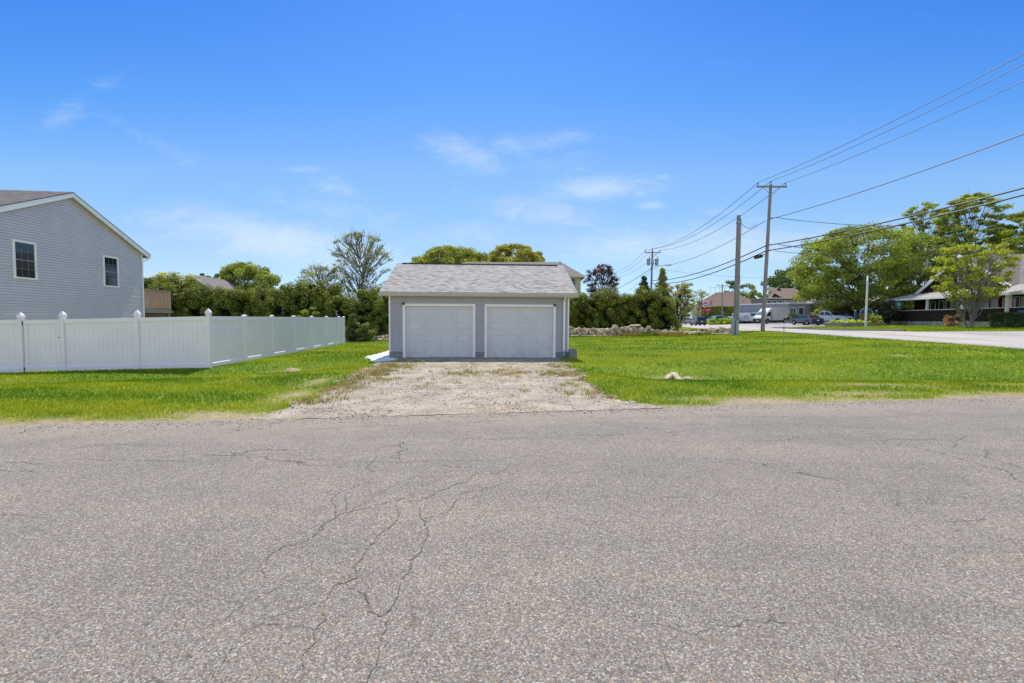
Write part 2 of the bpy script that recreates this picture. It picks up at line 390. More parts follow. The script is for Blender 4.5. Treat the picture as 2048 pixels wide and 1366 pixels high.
# ================================================================== ground, roads, lawn
MAIN_W = [(23.0, -30), (22.6, 2), (21.9, 8), (21.2, 13), (20.9, 18.6), (20.7, 27), (21.6, 38), (23.8, 58), (26.5, 76), (31, 96), (38, 118), (60, 160)]   # near (west) edge of the main road
MAIN_E = [(33.5, -30), (33, 2), (32, 18), (31.2, 30), (30.8, 42), (31.6, 55), (33.5, 66), (38, 80), (45, 98), (55, 118), (80, 160)]
def xedge(poly, y):
    p = np.array(poly, float); return np.interp(y, p[:, 1], p[:, 0])
GX, GY, GR = -4.975, 18.48, .056             # garage: front-left corner and turn
def in_main(x, y): return (x > xedge(MAIN_W, y)) & (x < xedge(MAIN_E, y)) & (y < 160)
def in_lot(x, y):     # parking lot and driveway aprons east of the main road
    e = xedge(MAIN_E, y)
    a = (x > e - .2) & (y > 57 + .25 * (x - 31)) & (y < 96) & (x < 95)        # lot in front of the shops
    b = (x > e - .2) & (y > 2) & (y < 35.0 - .1 * (x - 31)) & (x < 46)         # lot in front of the restaurant, nearer
    c = (x > e - .2) & (y > 96) & (y < 125) & (x < 60)
    return a | b | c
def drive_mask(x, y):
    n = (vnoise(x, y, .5, 3) - .5) * .5 + (vnoise(x, y, .17, 4) - .5) * .3
    fl = np.clip((10.2 - y) / 3.0, 0, 1) ** 2
    l = -4.0 - .13 * (y - 9.5) - fl * .5 ; r = 2.0 + fl * 1.6
    return (x > l + n) & (x < r + n) & (y > edge(x) - .3) & (y < 18.6 + .05 * (x + 5))
def garage_mask(x, y, pad=0.0):
    c, s = math.cos(GR), math.sin(GR); a = (x - GX) * c + (y - GY) * s; b = -(x - GX) * s + (y - GY) * c
    return (a > -pad) & (a < 7.32 + pad) & (b > -pad) & (b < 6.8 + pad)
def white_mask(x, y):
    c, s = math.cos(GR), math.sin(GR); a = (x - GX) * c + (y - GY) * s; b = -(x - GX) * s + (y - GY) * c
    n = (vnoise(x, y, .3, 8) - .5) * .3
    w = 1.05 - np.clip((.2 - b) * .45, 0, 1)
    return (a > -w + n) & (a < 0.12 + np.clip(-b, 0, .8) * .4) & (b > -1.75 + n + .6 * (a + .5)) & (b < 7)
def sand_amt(x, y):   # bare sandy verge next to the asphalt
    d = y - edge(x)
    n = vnoise(x, y, 1.7, 5) * .9 + vnoise(x, y, .35, 6) * .5
    a = (1 - sstep(.03, .2 + 1.0 * n * n, d)) * (.7 + .5 * vnoise(x, y, .5, 7))
    bare = np.zeros_like(d)
    for (bx, by, rx, ry) in [(-6.9, 6.85, 1.2, .28), (-4.7, 7.4, 1.0, .3), (-9.4, 6.5, .8, .2), (-4.5, 9.3, .35, .9), (-4.9, 11.5, .3, .9), (4.3, 9.1, 1.0, .35), (9.3, 11.4, 1.3, .35), (12.9, 11.6, .7, .25), (14.8, 17.3, .35, .3), (-7.6, 15.7, .8, .35), (5.1, 14.2, .8, .35), (7.8, 10.0, 1.2, .3), (-16.3, 15.6, .8, .1)]:
        bare = np.maximum(bare, np.exp(-(((x - bx) / rx) ** 2 + ((y - by) / ry) ** 2)))
    return np.clip(a + bare * (.6 + .8 * (vnoise(x, y, .3, 9) - .3)), 0, 1)
def lawn_mask(x, y):
    m = (y > edge(x) + .05) & ~drive_mask(x, y) & ~garage_mask(x, y) & ~white_mask(x, y) & ~in_main(x, y) & ~in_lot(x, y)
    fx = -10.93 - .06 * (y - 16.4)
    m &= ~((x < fx) & (y > 16.45 + .08 * (x + 10.93)))
    return m
# ---- the ground sheet
def axis(segs):
    out = [segs[0][0]]
    for a, b, st in segs:
        n = max(1, int(round((b - a) / st))); out += list(np.linspace(a, b, n + 1)[1:])
    return np.array(out)
ax = axis([(-900, -120, 60), (-120, -40, 8), (-40, -22, 1), (-22, 24, .22), (24, 60, .6), (60, 120, 4), (120, 900, 60)])
ay = axis([(-120, -10, 10), (-10, 5, 1.5), (5, 24, .2), (24, 42, .35), (42, 100, 1.0), (100, 220, 6), (220, 1500, 80)])
gx, gy = np.meshgrid(ax, ay); gz = H(gx, gy)
sink = np.zeros_like(gz)
sink = np.maximum(sink, .05 * (gy < edge(gx) - .12)); sink = np.maximum(sink, .04 * (drive_mask(gx, gy)))
sink = np.maximum(sink, .06 * (in_main(gx, gy) | in_lot(gx, gy))); sink = np.maximum(sink, .03 * white_mask(gx, gy))
sand = sand_amt(gx, gy)
far_ = sstep(38, 44, gy)
gn = vnoise(gx, gy, 2.3, 21) * .5 + vnoise(gx, gy, .6, 22) * .5
g0 = np.stack([.11 + .07 * gn, .17 + .09 * gn, .015 + .012 * gn], -1)
sandc = np.stack([.27 + .08 * gn, .21 + .065 * gn, .13 + .045 * gn], -1)
gc = g0 * (1 - sand[..., None]) + sandc * sand[..., None]
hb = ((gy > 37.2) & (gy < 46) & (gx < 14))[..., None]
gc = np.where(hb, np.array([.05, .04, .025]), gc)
yd = ((gx < -10.93 - .06 * (gy - 16.4)) & (gy > 16.4) & (gy < 46))[..., None]
gc = np.where(yd, g0 * .9, gc)
nx_, ny_ = len(ax), len(ay)
idx = np.arange(nx_ * ny_).reshape(ny_, nx_)
faces = np.stack([idx[:-1, :-1], idx[:-1, 1:], idx[1:, 1:], idx[1:, :-1]], -1).reshape(-1, 4)
m, t, b = newmat('ground_soil')
at = t.nodes.new('ShaderNodeAttribute'); at.attribute_name = 'Col'
tcg = t.nodes.new('ShaderNodeTexCoord'); n_ = noise(t, tcg.outputs['Object'], 9, 6, .65)
t.links.new(mixc(t, 1.0, at.outputs['Color'], ramp(t, n_, [(.3, (.62, .62, .6)), (.7, (1.3, 1.3, 1.25))]), 'MULTIPLY'), b.inputs['Base Color'])
b.inputs['Roughness'].default_value = .95; b.inputs['Specular IOR Level'].default_value = .1
bump(t, noise(t, tcg.outputs['Object'], 30, 5), .5, .02, b)
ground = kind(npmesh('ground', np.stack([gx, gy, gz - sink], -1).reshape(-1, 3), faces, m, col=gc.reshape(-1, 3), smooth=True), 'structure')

# ---- asphalt
def asphalt(name, base, fleck, big=.3, cracks=True, scale=1.0, sandy=None):
    m, t, b = newmat(name)
    tc = t.nodes.new('ShaderNodeTexCoord'); v = tc.outputs['Object']
    mp = t.nodes.new('ShaderNodeMapping'); mp.inputs['Scale'].default_value = (1, 1, 0.01); t.links.new(v, mp.inputs[0]); v = mp.outputs[0]
    vo = t.nodes.new('ShaderNodeTexVoronoi'); vo.inputs['Scale'].default_value = 135 * scale; t.links.new(v, vo.inputs['Vector'])
    sc = t.nodes.new('ShaderNodeSeparateColor'); t.links.new(vo.outputs['Color'], sc.inputs[0])
    c = ramp(t, sc.outputs[0], [(0, tuple(x * .5 for x in base)), (.3, tuple(x * .82 for x in base)), (.62, base), (.85, tuple(x * 1.35 for x in base)), (1, fleck)])
    warm = ramp(t, sc.outputs[1], [(0, (1.3, 1.0, .72)), (.3, (1.06, 1, .95)), (.7, (1, 1, 1)), (1, (.9, .98, 1.08))]); c = mixc(t, .8, c, warm, 'MULTIPLY')
    vo2 = t.nodes.new('ShaderNodeTexVoronoi'); vo2.inputs['Scale'].default_value = 80 * scale; t.links.new(v, vo2.inputs['Vector'])
    sc2 = t.nodes.new('ShaderNodeSeparateColor'); t.links.new(vo2.outputs['Color'], sc2.inputs[0])
    c = mixc(t, .4, c, ramp(t, sc2.outputs[0], [(0, (.62, .62, .63)), (.5, (1, 1, 1)), (1, (1.3, 1.28, 1.24))]), 'MULTIPLY')
    n1 = noise(t, v, .55, 6, .6, .4); c = mixc(t, big, c, ramp(t, n1, [(.32, (.62, .63, .66)), (.5, (1, 1, 1)), (.7, (1.25, 1.2, 1.12))]), 'MULTIPLY')
    n2 = noise(t, v, 3.0, 6, .65, .2); c = mixc(t, big, c, ramp(t, n2, [(.35, (.75, .75, .77)), (.65, (1.18, 1.16, 1.12))]), 'MULTIPLY')
    # long wheel-track streaks running with the road
    mps = t.nodes.new('ShaderNodeMapping'); mps.inputs['Rotation'].default_value = (0, 0, R(-10)); mps.inputs['Scale'].default_value = (.14, 1.6, .01); t.links.new(tc.outputs['Object'], mps.inputs[0])
    n3 = noise(t, mps.outputs[0], 1, 5, .6, .3); c = mixc(t, .35, c, ramp(t, n3, [(.38, (.8, .8, .82)), (.62, (1.16, 1.14, 1.1))]), 'MULTIPLY')
    so = noise(t, v, 1.35, 5, .62, 1.0); c = mixc(t, .8, c, ramp(t, so, [(.70, (1, 1, 1)), (.80, (.55, .53, .5))]), 'MULTIPLY')
    if sandy:
        sp_ = t.nodes.new('ShaderNodeSeparateXYZ'); t.links.new(tc.outputs['Object'], sp_.inputs[0])
        d = math_(t, 'SUBTRACT', math_(t, 'MULTIPLY_ADD', sp_.outputs[0], .175, 7.75), sp_.outputs[1])
        d = math_(t, 'MULTIPLY_ADD', noise(t, v, 1.1, 6, .65), 2.2, math_(t, 'MULTIPLY', d, -1.0))
        mr = t.nodes.new('ShaderNodeMapRange'); t.links.new(d, mr.inputs['Value']); mr.inputs['From Min'].default_value = -.25; mr.inputs['From Max'].default_value = 1.3; mr.inputs['To Max'].default_value = .55
        c = mixc(t, mr.outputs[0], c, sandy)
    h = math_(t, 'ADD', sc.outputs[0], math_(t, 'MULTIPLY', sc2.outputs[0], .6))
    if cracks:
        cv = t.nodes.new('ShaderNodeTexVoronoi'); cv.feature = 'DISTANCE_TO_EDGE'; cv.inputs['Scale'].default_value = .62
        dn = t.nodes.new('ShaderNodeTexNoise'); dn.inputs['Scale'].default_value = 2.6; dn.inputs['Detail'].default_value = 6; t.links.new(v, dn.inputs['Vector'])
        va = t.nodes.new('ShaderNodeVectorMath'); va.operation = 'MULTIPLY_ADD'; va.inputs[1].default_value = (.5, .5, 0); t.links.new(dn.outputs['Color'], va.inputs[0])
        mp2 = t.nodes.new('ShaderNodeMapping'); mp2.inputs['Scale'].default_value = (.55, 1.1, 0); t.links.new(v, mp2.inputs[0]); t.links.new(mp2.outputs[0], va.inputs[2])
        t.links.new(va.outputs[0], cv.inputs['Vector'])
        line = math_(t, 'LESS_THAN', cv.outputs['Distance'], .0032)
        gate = math_(t, 'GREATER_THAN', noise(t, v, .5, 4, .6), .535)
        c = mixc(t, math_(t, 'MULTIPLY', math_(t, 'MULTIPLY', line, gate), .55), c, (.03, .028, .026))
    t.links.new(c, b.inputs['Base Color']); b.inputs['Roughness'].default_value = .88; b.inputs['Specular IOR Level'].default_value = .25
    bump(t, h, .35, .006, b)
    return m
M['asphalt'] = asphalt('asphalt', (.203, .184, .156), (.42, .395, .35), .26, True, 1, sandy=(.34, .28, .21))
M['asphalt_far'] = pm('asphalt_far', (.40, .365, .325), .9, .12, .35, spec=.2)
xs = np.arange(-60, 60.01, .12)
xs = np.concatenate([np.arange(-400, -60, 20), xs, np.arange(80, 401, 20)])
ye = edge(xs) + (vnoise(xs, xs * 0, .8, 31) - .5) * .16 + (vnoise(xs, xs * 0, .2, 32) - .5) * .07
n = len(xs)
rows = [ye, edge(xs) - .6, edge(xs) * 0 + np.minimum(edge(xs) - 3, 3), np.full(n, -12.0)]
V = np.concatenate([np.stack([xs, r, np.zeros(n) + (.012 if i else .008)], -1) for i, r in enumerate(rows)])
fc = [(i + r * n, i + (r + 1) * n, i + 1 + (r + 1) * n, i + 1 + r * n) for r in range(len(rows) - 1) for i in range(n - 1)]
m_r = (np.abs(V[:, 0]) < 1e9)
road = kind(npmesh('road', V, np.array(fc), M['asphalt']), 'structure')
# ---- main road, parking lot: fine strips that follow the land
def strip(name, W_, E_, y0, y1, step, nx, mat, dz=.0):
    ys = np.arange(y0, y1 + step, step); a = xedge(W_, ys); b_ = xedge(E_, ys)
    tt = np.linspace(0, 1, nx); X = a[:, None] + (b_ - a)[:, None] * tt[None]; Y = np.repeat(ys[:, None], nx, 1)
    Z = H(X, Y) + dz; ii = np.arange(len(ys) * nx).reshape(len(ys), nx)
    ff = np.stack([ii[:-1, :-1], ii[:-1, 1:], ii[1:, 1:], ii[1:, :-1]], -1).reshape(-1, 4)
    return npmesh(name, np.stack([X, Y, Z], -1).reshape(-1, 3), ff, mat, smooth=True)
mr_ = kind(strip('main_road', MAIN_W, MAIN_E, 2, 158, .8, 14, M['asphalt_far'], .006), 'structure')
def off(poly, d): return [(x + d, y) for x, y in poly]
yel = pm('yellow_paint', (.55, .42, .13), .7, .35, 6); whp = pm('road_white_paint', (.5, .5, .47), .7, .35, 6)
W0 = off(MAIN_W, 4.75)
for nm, W_, d, wd, mt, y0, y1 in (('yellow_line', MAIN_W, 4.55, .11, yel, 4, 150), ('yellow_line', MAIN_W, 4.85, .11, yel, 4, 150), ('edge_line', MAIN_E, -.9, .12, yel, 4, 40), ('edge_line', MAIN_W, .9, .12, whp, 4, 140)):
    o = strip(nm, off(W_, d), off(W_, d + wd), y0, y1, .8, 2, mt, .014); o.parent = mr_
def lot(name, x0, x1, y0, y1, st, mask, mat):
    X, Y = np.meshgrid(np.arange(x0, x1, st), np.arange(y0, y1, st)); Z = H(X, Y) + .002
    ii = np.arange(X.size).reshape(X.shape); ff = np.stack([ii[:-1, :-1], ii[:-1, 1:], ii[1:, 1:], ii[1:, :-1]], -1).reshape(-1, 4)
    cx = (X[:-1, :-1] + st / 2).ravel(); cy = (Y[:-1, :-1] + st / 2).ravel(); ff = ff[mask(cx, cy)]
    return kind(npmesh(name, np.stack([X, Y, Z], -1).reshape(-1, 3), ff, mat, smooth=True), 'structure')
lot('parking_lot', 30, 95, 2, 126, .7, lambda x, y: in_lot(x, y) & (x > xedge(MAIN_E, y) - .1), pm('asphalt_lot', (.33, .31, .285), .9, .16, .4, spec=.2))
# ---- kerb along the far side of the main road
kb = MB()
ys = np.arange(36, 62, .8); kx = xedge(MAIN_E, ys)
for i in range(len(ys) - 1):
    if ys[i] > 55: break
    z0, z1 = h1(kx[i], ys[i]), h1(kx[i+1], ys[i+1])
    kb.add([(kx[i],ys[i],z0-.1),(kx[i+1],ys[i+1],z1-.1),(kx[i+1],ys[i+1],z1+.13),(kx[i],ys[i],z0+.13),(kx[i]+.16,ys[i],z0+.13),(kx[i+1]+.16,ys[i+1],z1+.13),(kx[i]+.16,ys[i],z0-.1),(kx[i+1]+.16,ys[i+1],z1-.1)],
           [(0,1,2,3),(3,2,5,4),(4,5,7,6)])
kind(obj('kerb', kb, pm('granite', (.25, .23, .22), .85, .25, 3)), 'structure')

# ---- gravel driveway
st = .07
X, Y = np.meshgrid(np.arange(-7.5, 6, st), np.arange(6, 19.6, st))
mk = drive_mask(X[:-1, :-1] + st/2, Y[:-1, :-1] + st/2) & (Y[:-1, :-1] > edge(X[:-1, :-1]) - .12)
ii = np.arange(X.size).reshape(X.shape); ff = np.stack([ii[:-1, :-1], ii[:-1, 1:], ii[1:, 1:], ii[1:, :-1]], -1)[mk]
m, t, b = newmat('gravel_surface')
tc_ = t.nodes.new('ShaderNodeTexCoord'); v = tc_.outputs['Object']
vo = t.nodes.new('ShaderNodeTexVoronoi'); vo.inputs['Scale'].default_value = 26; t.links.new(v, vo.inputs['Vector'])
sc = t.nodes.new('ShaderNodeSeparateColor'); t.links.new(vo.outputs['Color'], sc.inputs[0])
c = ramp(t, sc.outputs[0], [(0, (.19, .16, .125)), (.25, (.31, .265, .205)), (.6, (.40, .345, .27)), (1, (.52, .47, .39))])
c = mixc(t, .8, c, ramp(t, sc.outputs[1], [(0, (1.15, .93, .82)), (.5, (1, 1, 1)), (1, (.95, 1, 1.05))]), 'MULTIPLY')
fine = noise(t, v, 70, 5, .7); sandc_ = ramp(t, fine, [(.3, (.31, .265, .20)), (.7, (.49, .43, .34))])
bl = noise(t, v, .7, 5, .6); c = mixc(t, ramp(t, bl, [(.42, (0, 0, 0)), (.6, (.85, .85, .85))]), c, sandc_)
c = mixc(t, .75, c, ramp(t, noise(t, v, 1.4, 5, .6, .3), [(.35, (.70, .67, .62)), (.66, (1.18, 1.18, 1.17))]), 'MULTIPLY')
t.links.new(c, b.inputs['Base Color']); b.inputs['Roughness'].default_value = .95; b.inputs['Specular IOR Level'].default_value = .1
bump(t, math_(t, 'ADD', vo.outputs['Distance'], fine), .8, .02, b)
Z = H(X, Y) + .012 + (vnoise(X, Y, .45, 41) - .5) * .018 - .02 * sstep(.5, -.1, Y - edge(X)) * 0
drv = kind(npmesh('driveway', np.stack([X, Y, Z], -1).reshape(-1, 3), ff, m, smooth=True), 'structure')

def stones_mesh(name, n, fx, fy, rmin, rmax, mat, palette, zoff=0.0, flat=.6):
    """many little rounded stones as one mesh"""
    base = np.array([(1,0,0),(-1,0,0),(0,1,0),(0,-1,0),(0,0,1),(0,0,-.6)], float)
    fb = np.array([(0,2,4),(2,1,4),(1,3,4),(3,0,4),(2,0,5),(1,2,5),(3,1,5),(0,3,5)])
    r = rmin + (rmax - rmin) * rng.random(n) ** 3
    V = base[None] * (r[:, None, None] * (.7 + .6 * rng.random((n, 6, 1)))) * np.array([1, 1, flat])
    a = rng.random(n) * 6.28; c, s = np.cos(a), np.sin(a)
    Vx = V[..., 0] * c[:, None] - V[..., 1] * s[:, None]; Vy = V[..., 0] * s[:, None] + V[..., 1] * c[:, None]
    z = H(fx, fy) + zoff
    V = np.stack([Vx + fx[:, None], Vy + fy[:, None], V[..., 2] + z[:, None] + r[:, None] * .2], -1).reshape(-1, 3)
    Fc = (fb[None] + 6 * np.arange(n)[:, None, None]).reshape(-1, 3)
    pal = np.array(palette)[rng.integers(0, len(palette), n)] * (.75 + .5 * rng.random((n, 1)))
    return npmesh(name, V, Fc, mat, col=np.repeat(pal, 6, 0))
def colmat(name, rough=.9):
    m, t, b = newmat(name); at = t.nodes.new('ShaderNodeAttribute'); at.attribute_name = 'Col'
    tcx = t.nodes.new('ShaderNodeTexCoord'); nx2 = noise(t, tcx.outputs['Object'], 25, 3)
    t.links.new(mixc(t, 1, at.outputs['Color'], ramp(t, nx2, [(.3, (.8, .8, .8)), (.7, (1.2, 1.2, 1.2))]), 'MULTIPLY'), b.inputs['Base Color']); b.inputs['Roughness'].default_value = rough; b.inputs['Specular IOR Level'].default_value = .2; return m
M['pebble'] = colmat('pebble')
X1 = rng.uniform(-6.5, 5, 60000); Y1 = 7 + 11.6 * rng.random(60000) ** 1.2
k = drive_mask(X1, Y1) & (vnoise(X1, Y1, .8, 51) + .35 * rng.random(60000) > .62)
X1, Y1 = X1[k][:7000], Y1[k][:7000]
kind(stones_mesh('gravel', len(X1), X1, Y1, .006, .022, M['pebble'], [(.42, .37, .32), (.30, .26, .23), (.5, .46, .41), (.2, .17, .16), (.45, .34, .28)], .012), 'stuff')
# loose grit on the asphalt next to the verge
X2 = rng.uniform(-12, 14, 9000); Y2 = edge(X2) - np.abs(rng.normal(0, .35, 9000)); 
kind(stones_mesh('road_grit', 9000, X2, Y2, .004, .014, M['pebble'], [(.42, .36, .3), (.3, .27, .24), (.5, .45, .4)], .012), 'stuff')
# white marble chips along the garage's left side
X3 = rng.uniform(-7, -4, 60000); Y3 = rng.uniform(16, 26, 60000); k = white_mask(X3, Y3); X3, Y3 = X3[k][:11000], Y3[k][:11000]
kind(stones_mesh('white_gravel', len(X3), X3, Y3, .02, .06, M['pebble'], [(.8, .8, .8), (.7, .7, .72), (.85, .84, .82)], .0), 'stuff')
mw = MB()
kind(lot('white_gravel_bed', -7, -4, 16, 26, .08, white_mask, pm('white_gravel_bed', (.55, .55, .56), .9, .3, 30)), 'structure')

# ---- grass blades
def blades(name, x, y, hgt, wid, col, lean=.5, group=None, zo=-.01):
    n = len(x); z = H(x, y) + zo
    a = rng.random(n) * 6.283; la = rng.random(n) * 6.283; le = hgt * lean * rng.random(n)
    dx, dy = np.cos(a) * wid / 2, np.sin(a) * wid / 2
    mx_, my_ = x + np.cos(la) * le * .35, y + np.sin(la) * le * .35
    tx, ty = x + np.cos(la) * le, y + np.sin(la) * le
    V = np.empty((n, 5, 3))
    V[:, 0] = np.stack([x - dx, y - dy, z], -1); V[:, 1] = np.stack([x + dx, y + dy, z], -1)
    V[:, 2] = np.stack([mx_ + dx * .8, my_ + dy * .8, z + hgt * .6], -1); V[:, 3] = np.stack([mx_ - dx * .8, my_ - dy * .8, z + hgt * .6], -1)
    V[:, 4] = np.stack([tx, ty, z + hgt], -1)
    o = 5 * np.arange(n)[:, None]
    F_ = np.concatenate([o + np.array([[0, 1, 2]]), o + np.array([[0, 2, 3]]), o + np.array([[3, 2, 4]])])
    return kind(npmesh(name, V.reshape(-1, 3), F_, M['grass'], col=np.repeat(col, 5, 0)), 'stuff')
NB = 560000
yy_ = 6.3 * (56 / 6.3) ** (rng.random(NB) ** 1.12); xx_ = (rng.random(NB) * 2 - 1) * (1.22 * yy_ + 3)
k = lawn_mask(xx_, yy_) & (xx_ < 48) & ((yy_ < 37.6 + .02 * xx_) | (xx_ > 20))
xx_, yy_ = xx_[k], yy_[k]
s_ = sand_amt(xx_, yy_); k = rng.random(len(xx_)) > s_ * 1.02; xx_, yy_, s_ = xx_[k], yy_[k], s_[k]
d_ = yy_ - edge(xx_)
verge = np.exp(-(d_ / 2.0) ** 2)
v1 = vnoise(xx_, yy_, 3.1, 61); v2 = vnoise(xx_, yy_, .9, 62); v3 = vnoise(xx_, yy_, .3, 63); v4 = vnoise(xx_ * .5 + yy_ * .2, yy_ * 1.6, 1.6, 64)
base = np.array([.135, .185, .010]); yelc = np.array([.245, .25, .024]); dk = np.array([.06, .13, .010]); dry = np.array([.42, .37, .17]); pale = np.array([.20, .24, .055])
ty_ = np.clip((v1 * .45 + v2 * .35 + v4 * .45 - .45) * 2.9, 0, 1)[:, None]
c_ = base * (1 - ty_) + yelc * ty_
td = np.clip((.44 - v4 * .5 - v2 * .3) * 4, 0, .9)[:, None]; c_ = c_ * (1 - td) + dk * td
sw = np.exp(-(seg_d(xx_, yy_, 4.4, 13.4, 13.5, 12.6) / 1.2) ** 2)[:, None] * .6; c_ = c_ * (1 - sw) + np.array([.075, .15, .008]) * sw
vg = (verge * np.clip(v2 * 2 - .3, .1, 1) * .42)[:, None]; c_ = c_ * (1 - vg) + pale * vg
pd = np.clip(.02 + .22 * verge * (v3 > .6) + s_ * .9 + .10 * (v3 > .74) + .25 * (v1 > .72) * (v2 > .55), 0, 1); isd = rng.random(len(xx_)) < pd; c_[isd] = dry * (.7 + .5 * rng.random((isd.sum(), 1)))
c_ *= np.array([1.42, 1.42, .6]) * (.75 + .5 * rng.random((len(xx_), 1)))
hg = (.040 + .03 * rng.random(len(xx_)) + .035 * verge * v2 * (v3 > .5)) * (1 - .5 * s_) * (1 + .012 * yy_)
wd = .0075 * (yy_ / 8) ** .95 * (.7 + .6 * rng.random(len(xx_)))
blades('lawn_grass', xx_, yy_, hg, wd, c_, .9)
print('blades', len(xx_))
# dry weeds and tufts in the driveway margins
xs_, ys_ = [], []
for i in range(640):
    u = rng.random()
    if u < .5: cx, cy = rng.normal(-3.95, .38), rng.uniform(8.2, 17)
    elif u < .68: cx, cy = rng.normal(1.8, .35), rng.uniform(9, 16.5)
    elif u < .85: cx, cy = rng.uniform(-1.8, 2.0), rng.normal(13.2 + .0, .35)
    else: cx, cy = rng.uniform(-4.3, 1.9), rng.uniform(8.6, 17)
    k_ = int(rng.uniform(8, 34)); sp_ = rng.uniform(.04, .13); xs_ += list(rng.normal(cx, sp_, k_)); ys_ += list(rng.normal(cy, sp_, k_))
xs_, ys_ = np.array(xs_), np.array(ys_); k = (drive_mask(xs_, ys_)) & (ys_ > edge(xs_) + .1); xs_, ys_ = xs_[k], ys_[k]; n = len(xs_)
g_ = rng.random(n); patch = vnoise(xs_, ys_, .9, 71)
cw = np.where(((g_ + patch * .7) < .62)[:, None], np.array([.16, .19, .06]), np.array([.40, .31, .16])) * (.7 + .5 * rng.random((n, 1)))
blades('driveway_weeds', xs_, ys_, .03 + .07 * rng.random(n), .009 + .005 * rng.random(n), cw, 1.2, zo=.005)
# rough longer weeds at the foot of the stone wall
n = 16000; xs_ = rng.uniform(4.0, 19.5, n); ys_ = rng.normal(0, .28, n) + 36.2 + .065 * (xs_ - 4.6)
pk = vnoise(xs_, ys_ * 0, 1.3, 75); k = rng.random(n) < pk * 1.2; xs_, ys_, pk = xs_[k], ys_[k], pk[k]; n = len(xs_)
q = vnoise(xs_, ys_, 1.1, 76)[:, None]
cw = np.where(q > .52, np.array([.30, .22, .08]), np.array([.12, .2, .02])) * (.7 + .6 * rng.random((n, 1)))
blades('wall_weeds', xs_, ys_, (.06 + .26 * rng.random(n)) * (.3 + pk) * np.where(xs_ < 8.5, .45, 1), .03 + .02 * rng.random(n), cw, .8)

# ---- cracks in the asphalt near the camera (thin open seams, one mesh per kind)
def crackstrip(mb, pts, w, seed=0):
    q = []
    for (a, b_) in zip(pts[:-1], pts[1:]):
        n = max(2, int(math.hypot(b_[0]-a[0], b_[1]-a[1]) / .025))
        for i in range(n): q.append((a[0]+(b_[0]-a[0])*i/n, a[1]+(b_[1]-a[1])*i/n))
    q.append(pts[-1]); rr = random.Random(seed); n0 = len(q); dx_ = [0.0] * n0; dy_ = [0.0] * n0
    for amp, st_ in ((.03, 12), (.016, 5), (.009, 2), (.004, 1)):     # ragged wandering at several scales
        k0 = [(rr.gauss(0, amp), rr.gauss(0, amp)) for _ in range(n0 // st_ + 2)]
        for i in range(n0):
            a_, f_ = divmod(i, st_); f_ = f_ / st_; dx_[i] += k0[a_][0] * (1 - f_) + k0[a_ + 1][0] * f_; dy_[i] += k0[a_][1] * (1 - f_) + k0[a_ + 1][1] * f_
    q = [(x + dx_[i], y + dy_[i]) for i, (x, y) in enumerate(q)]
    for i in range(len(q) - 1):
        if rr.random() < .05: continue
        a, b_ = q[i], q[i+1]; dx, dy = b_[0]-a[0], b_[1]-a[1]; l = math.hypot(dx, dy) + 1e-9; e0 = w * rr.uniform(.15, .8) / 2; e1 = w * rr.uniform(.15, .8) / 2
        nx, ny = -dy/l, dx/l
        mb.add([(a[0]-nx*e0, a[1]-ny*e0, .0165), (b_[0]-nx*e1, b_[1]-ny*e1, .0165), (b_[0]+nx*e1, b_[1]+ny*e1, .0165), (a[0]+nx*e0, a[1]+ny*e0, .0165)], [(0,1,2,3)])
A = [([(500,1366),(530,1300),(570,1230),(650,1110),(700,1000),(760,870),(830,790),(900,700),(940,620),(1000,570),(1050,500),(1080,430),(1105,370),(1140,340)],.016,1),
 ([(790,850),(860,880),(930,935),(1000,975),(1060,940),(1130,855),(1170,790),(1190,720),(1240,660),(1280,600),(1275,510),(1245,440),(1215,370)],.010,0),
 ([(1000,975),(1020,1060),(1010,1180),(985,1290),(970,1366)],.009,0),([(30,1366),(100,1260),(200,1150),(330,1060),(400,1010),(560,940),(680,910),(750,895)],.006,0),
 ([(320,800),(350,720),(390,660),(470,610),(600,550),(700,460),(760,400),(740,340),(780,290),(880,260),(980,235)],.008,0),([(180,980),(260,900),(360,840),(440,790),(520,750)],.006,0),
 ([(670,500),(720,450),(810,415),(960,370),(1060,340),(1160,320)],.009,0),([(820,410),(815,340),(860,290)],.008,0),([(1110,375),(1220,350),(1340,290),(1480,240),(1560,185),(1660,185),(1750,155)],.009,0),
 ([(1280,440),(1380,410),(1430,350),(1470,300),(1590,275),(1800,215)],.009,0),([(720,990),(830,965),(910,960)],.005,0),([(400,1045),(500,1050),(650,1060)],.005,0),
 ([(840,430),(900,360),(990,300),(1100,240),(1250,210),(1500,190)],.009,1),([(1350,150),(1560,145)],.012,0),([(960,190),(960,150),(1000,90)],.009,0),([(0,85),(300,80),(560,70)],.012,0),([(600,110),(1100,130),(1400,110),(1950,90)],.011,0)]
cd, ct = MB(), MB()
for i, (p, w, tn) in enumerate(A): crackstrip(ct if tn else cd, [PG(400 + x / 2.81, 880 + y / 2.81, .016) for x, y in p], w, i)
B = [[(800,70),(1100,70),(1250,80),(1400,60),(1520,90),(1540,110),(1480,130)],[(1200,120),(1400,175),(1700,190),(1850,230),(2048,290),(2500,400)],[(1560,30),(1600,45),(1500,80)],[(1780,140),(1800,180),(1740,210)],
     [(1500,200),(1700,240),(1900,310),(2048,380),(2400,480)],[(0,90),(200,80),(380,45)]]
for i, p in enumerate(B): crackstrip(cd, [PG(1500 + x / 3.737, 860 + y / 3.737, .016) for x, y in p], .012, 50 + i)
C = [[(560,150),(800,110),(1150,125)],[(0,260),(350,265),(640,240),(1000,225)],[(1050,250),(1400,245),(1540,245)],[(1420,205),(1600,195),(1830,200)],[(0,310),(300,330)],[(1260,225),(1320,222)]]
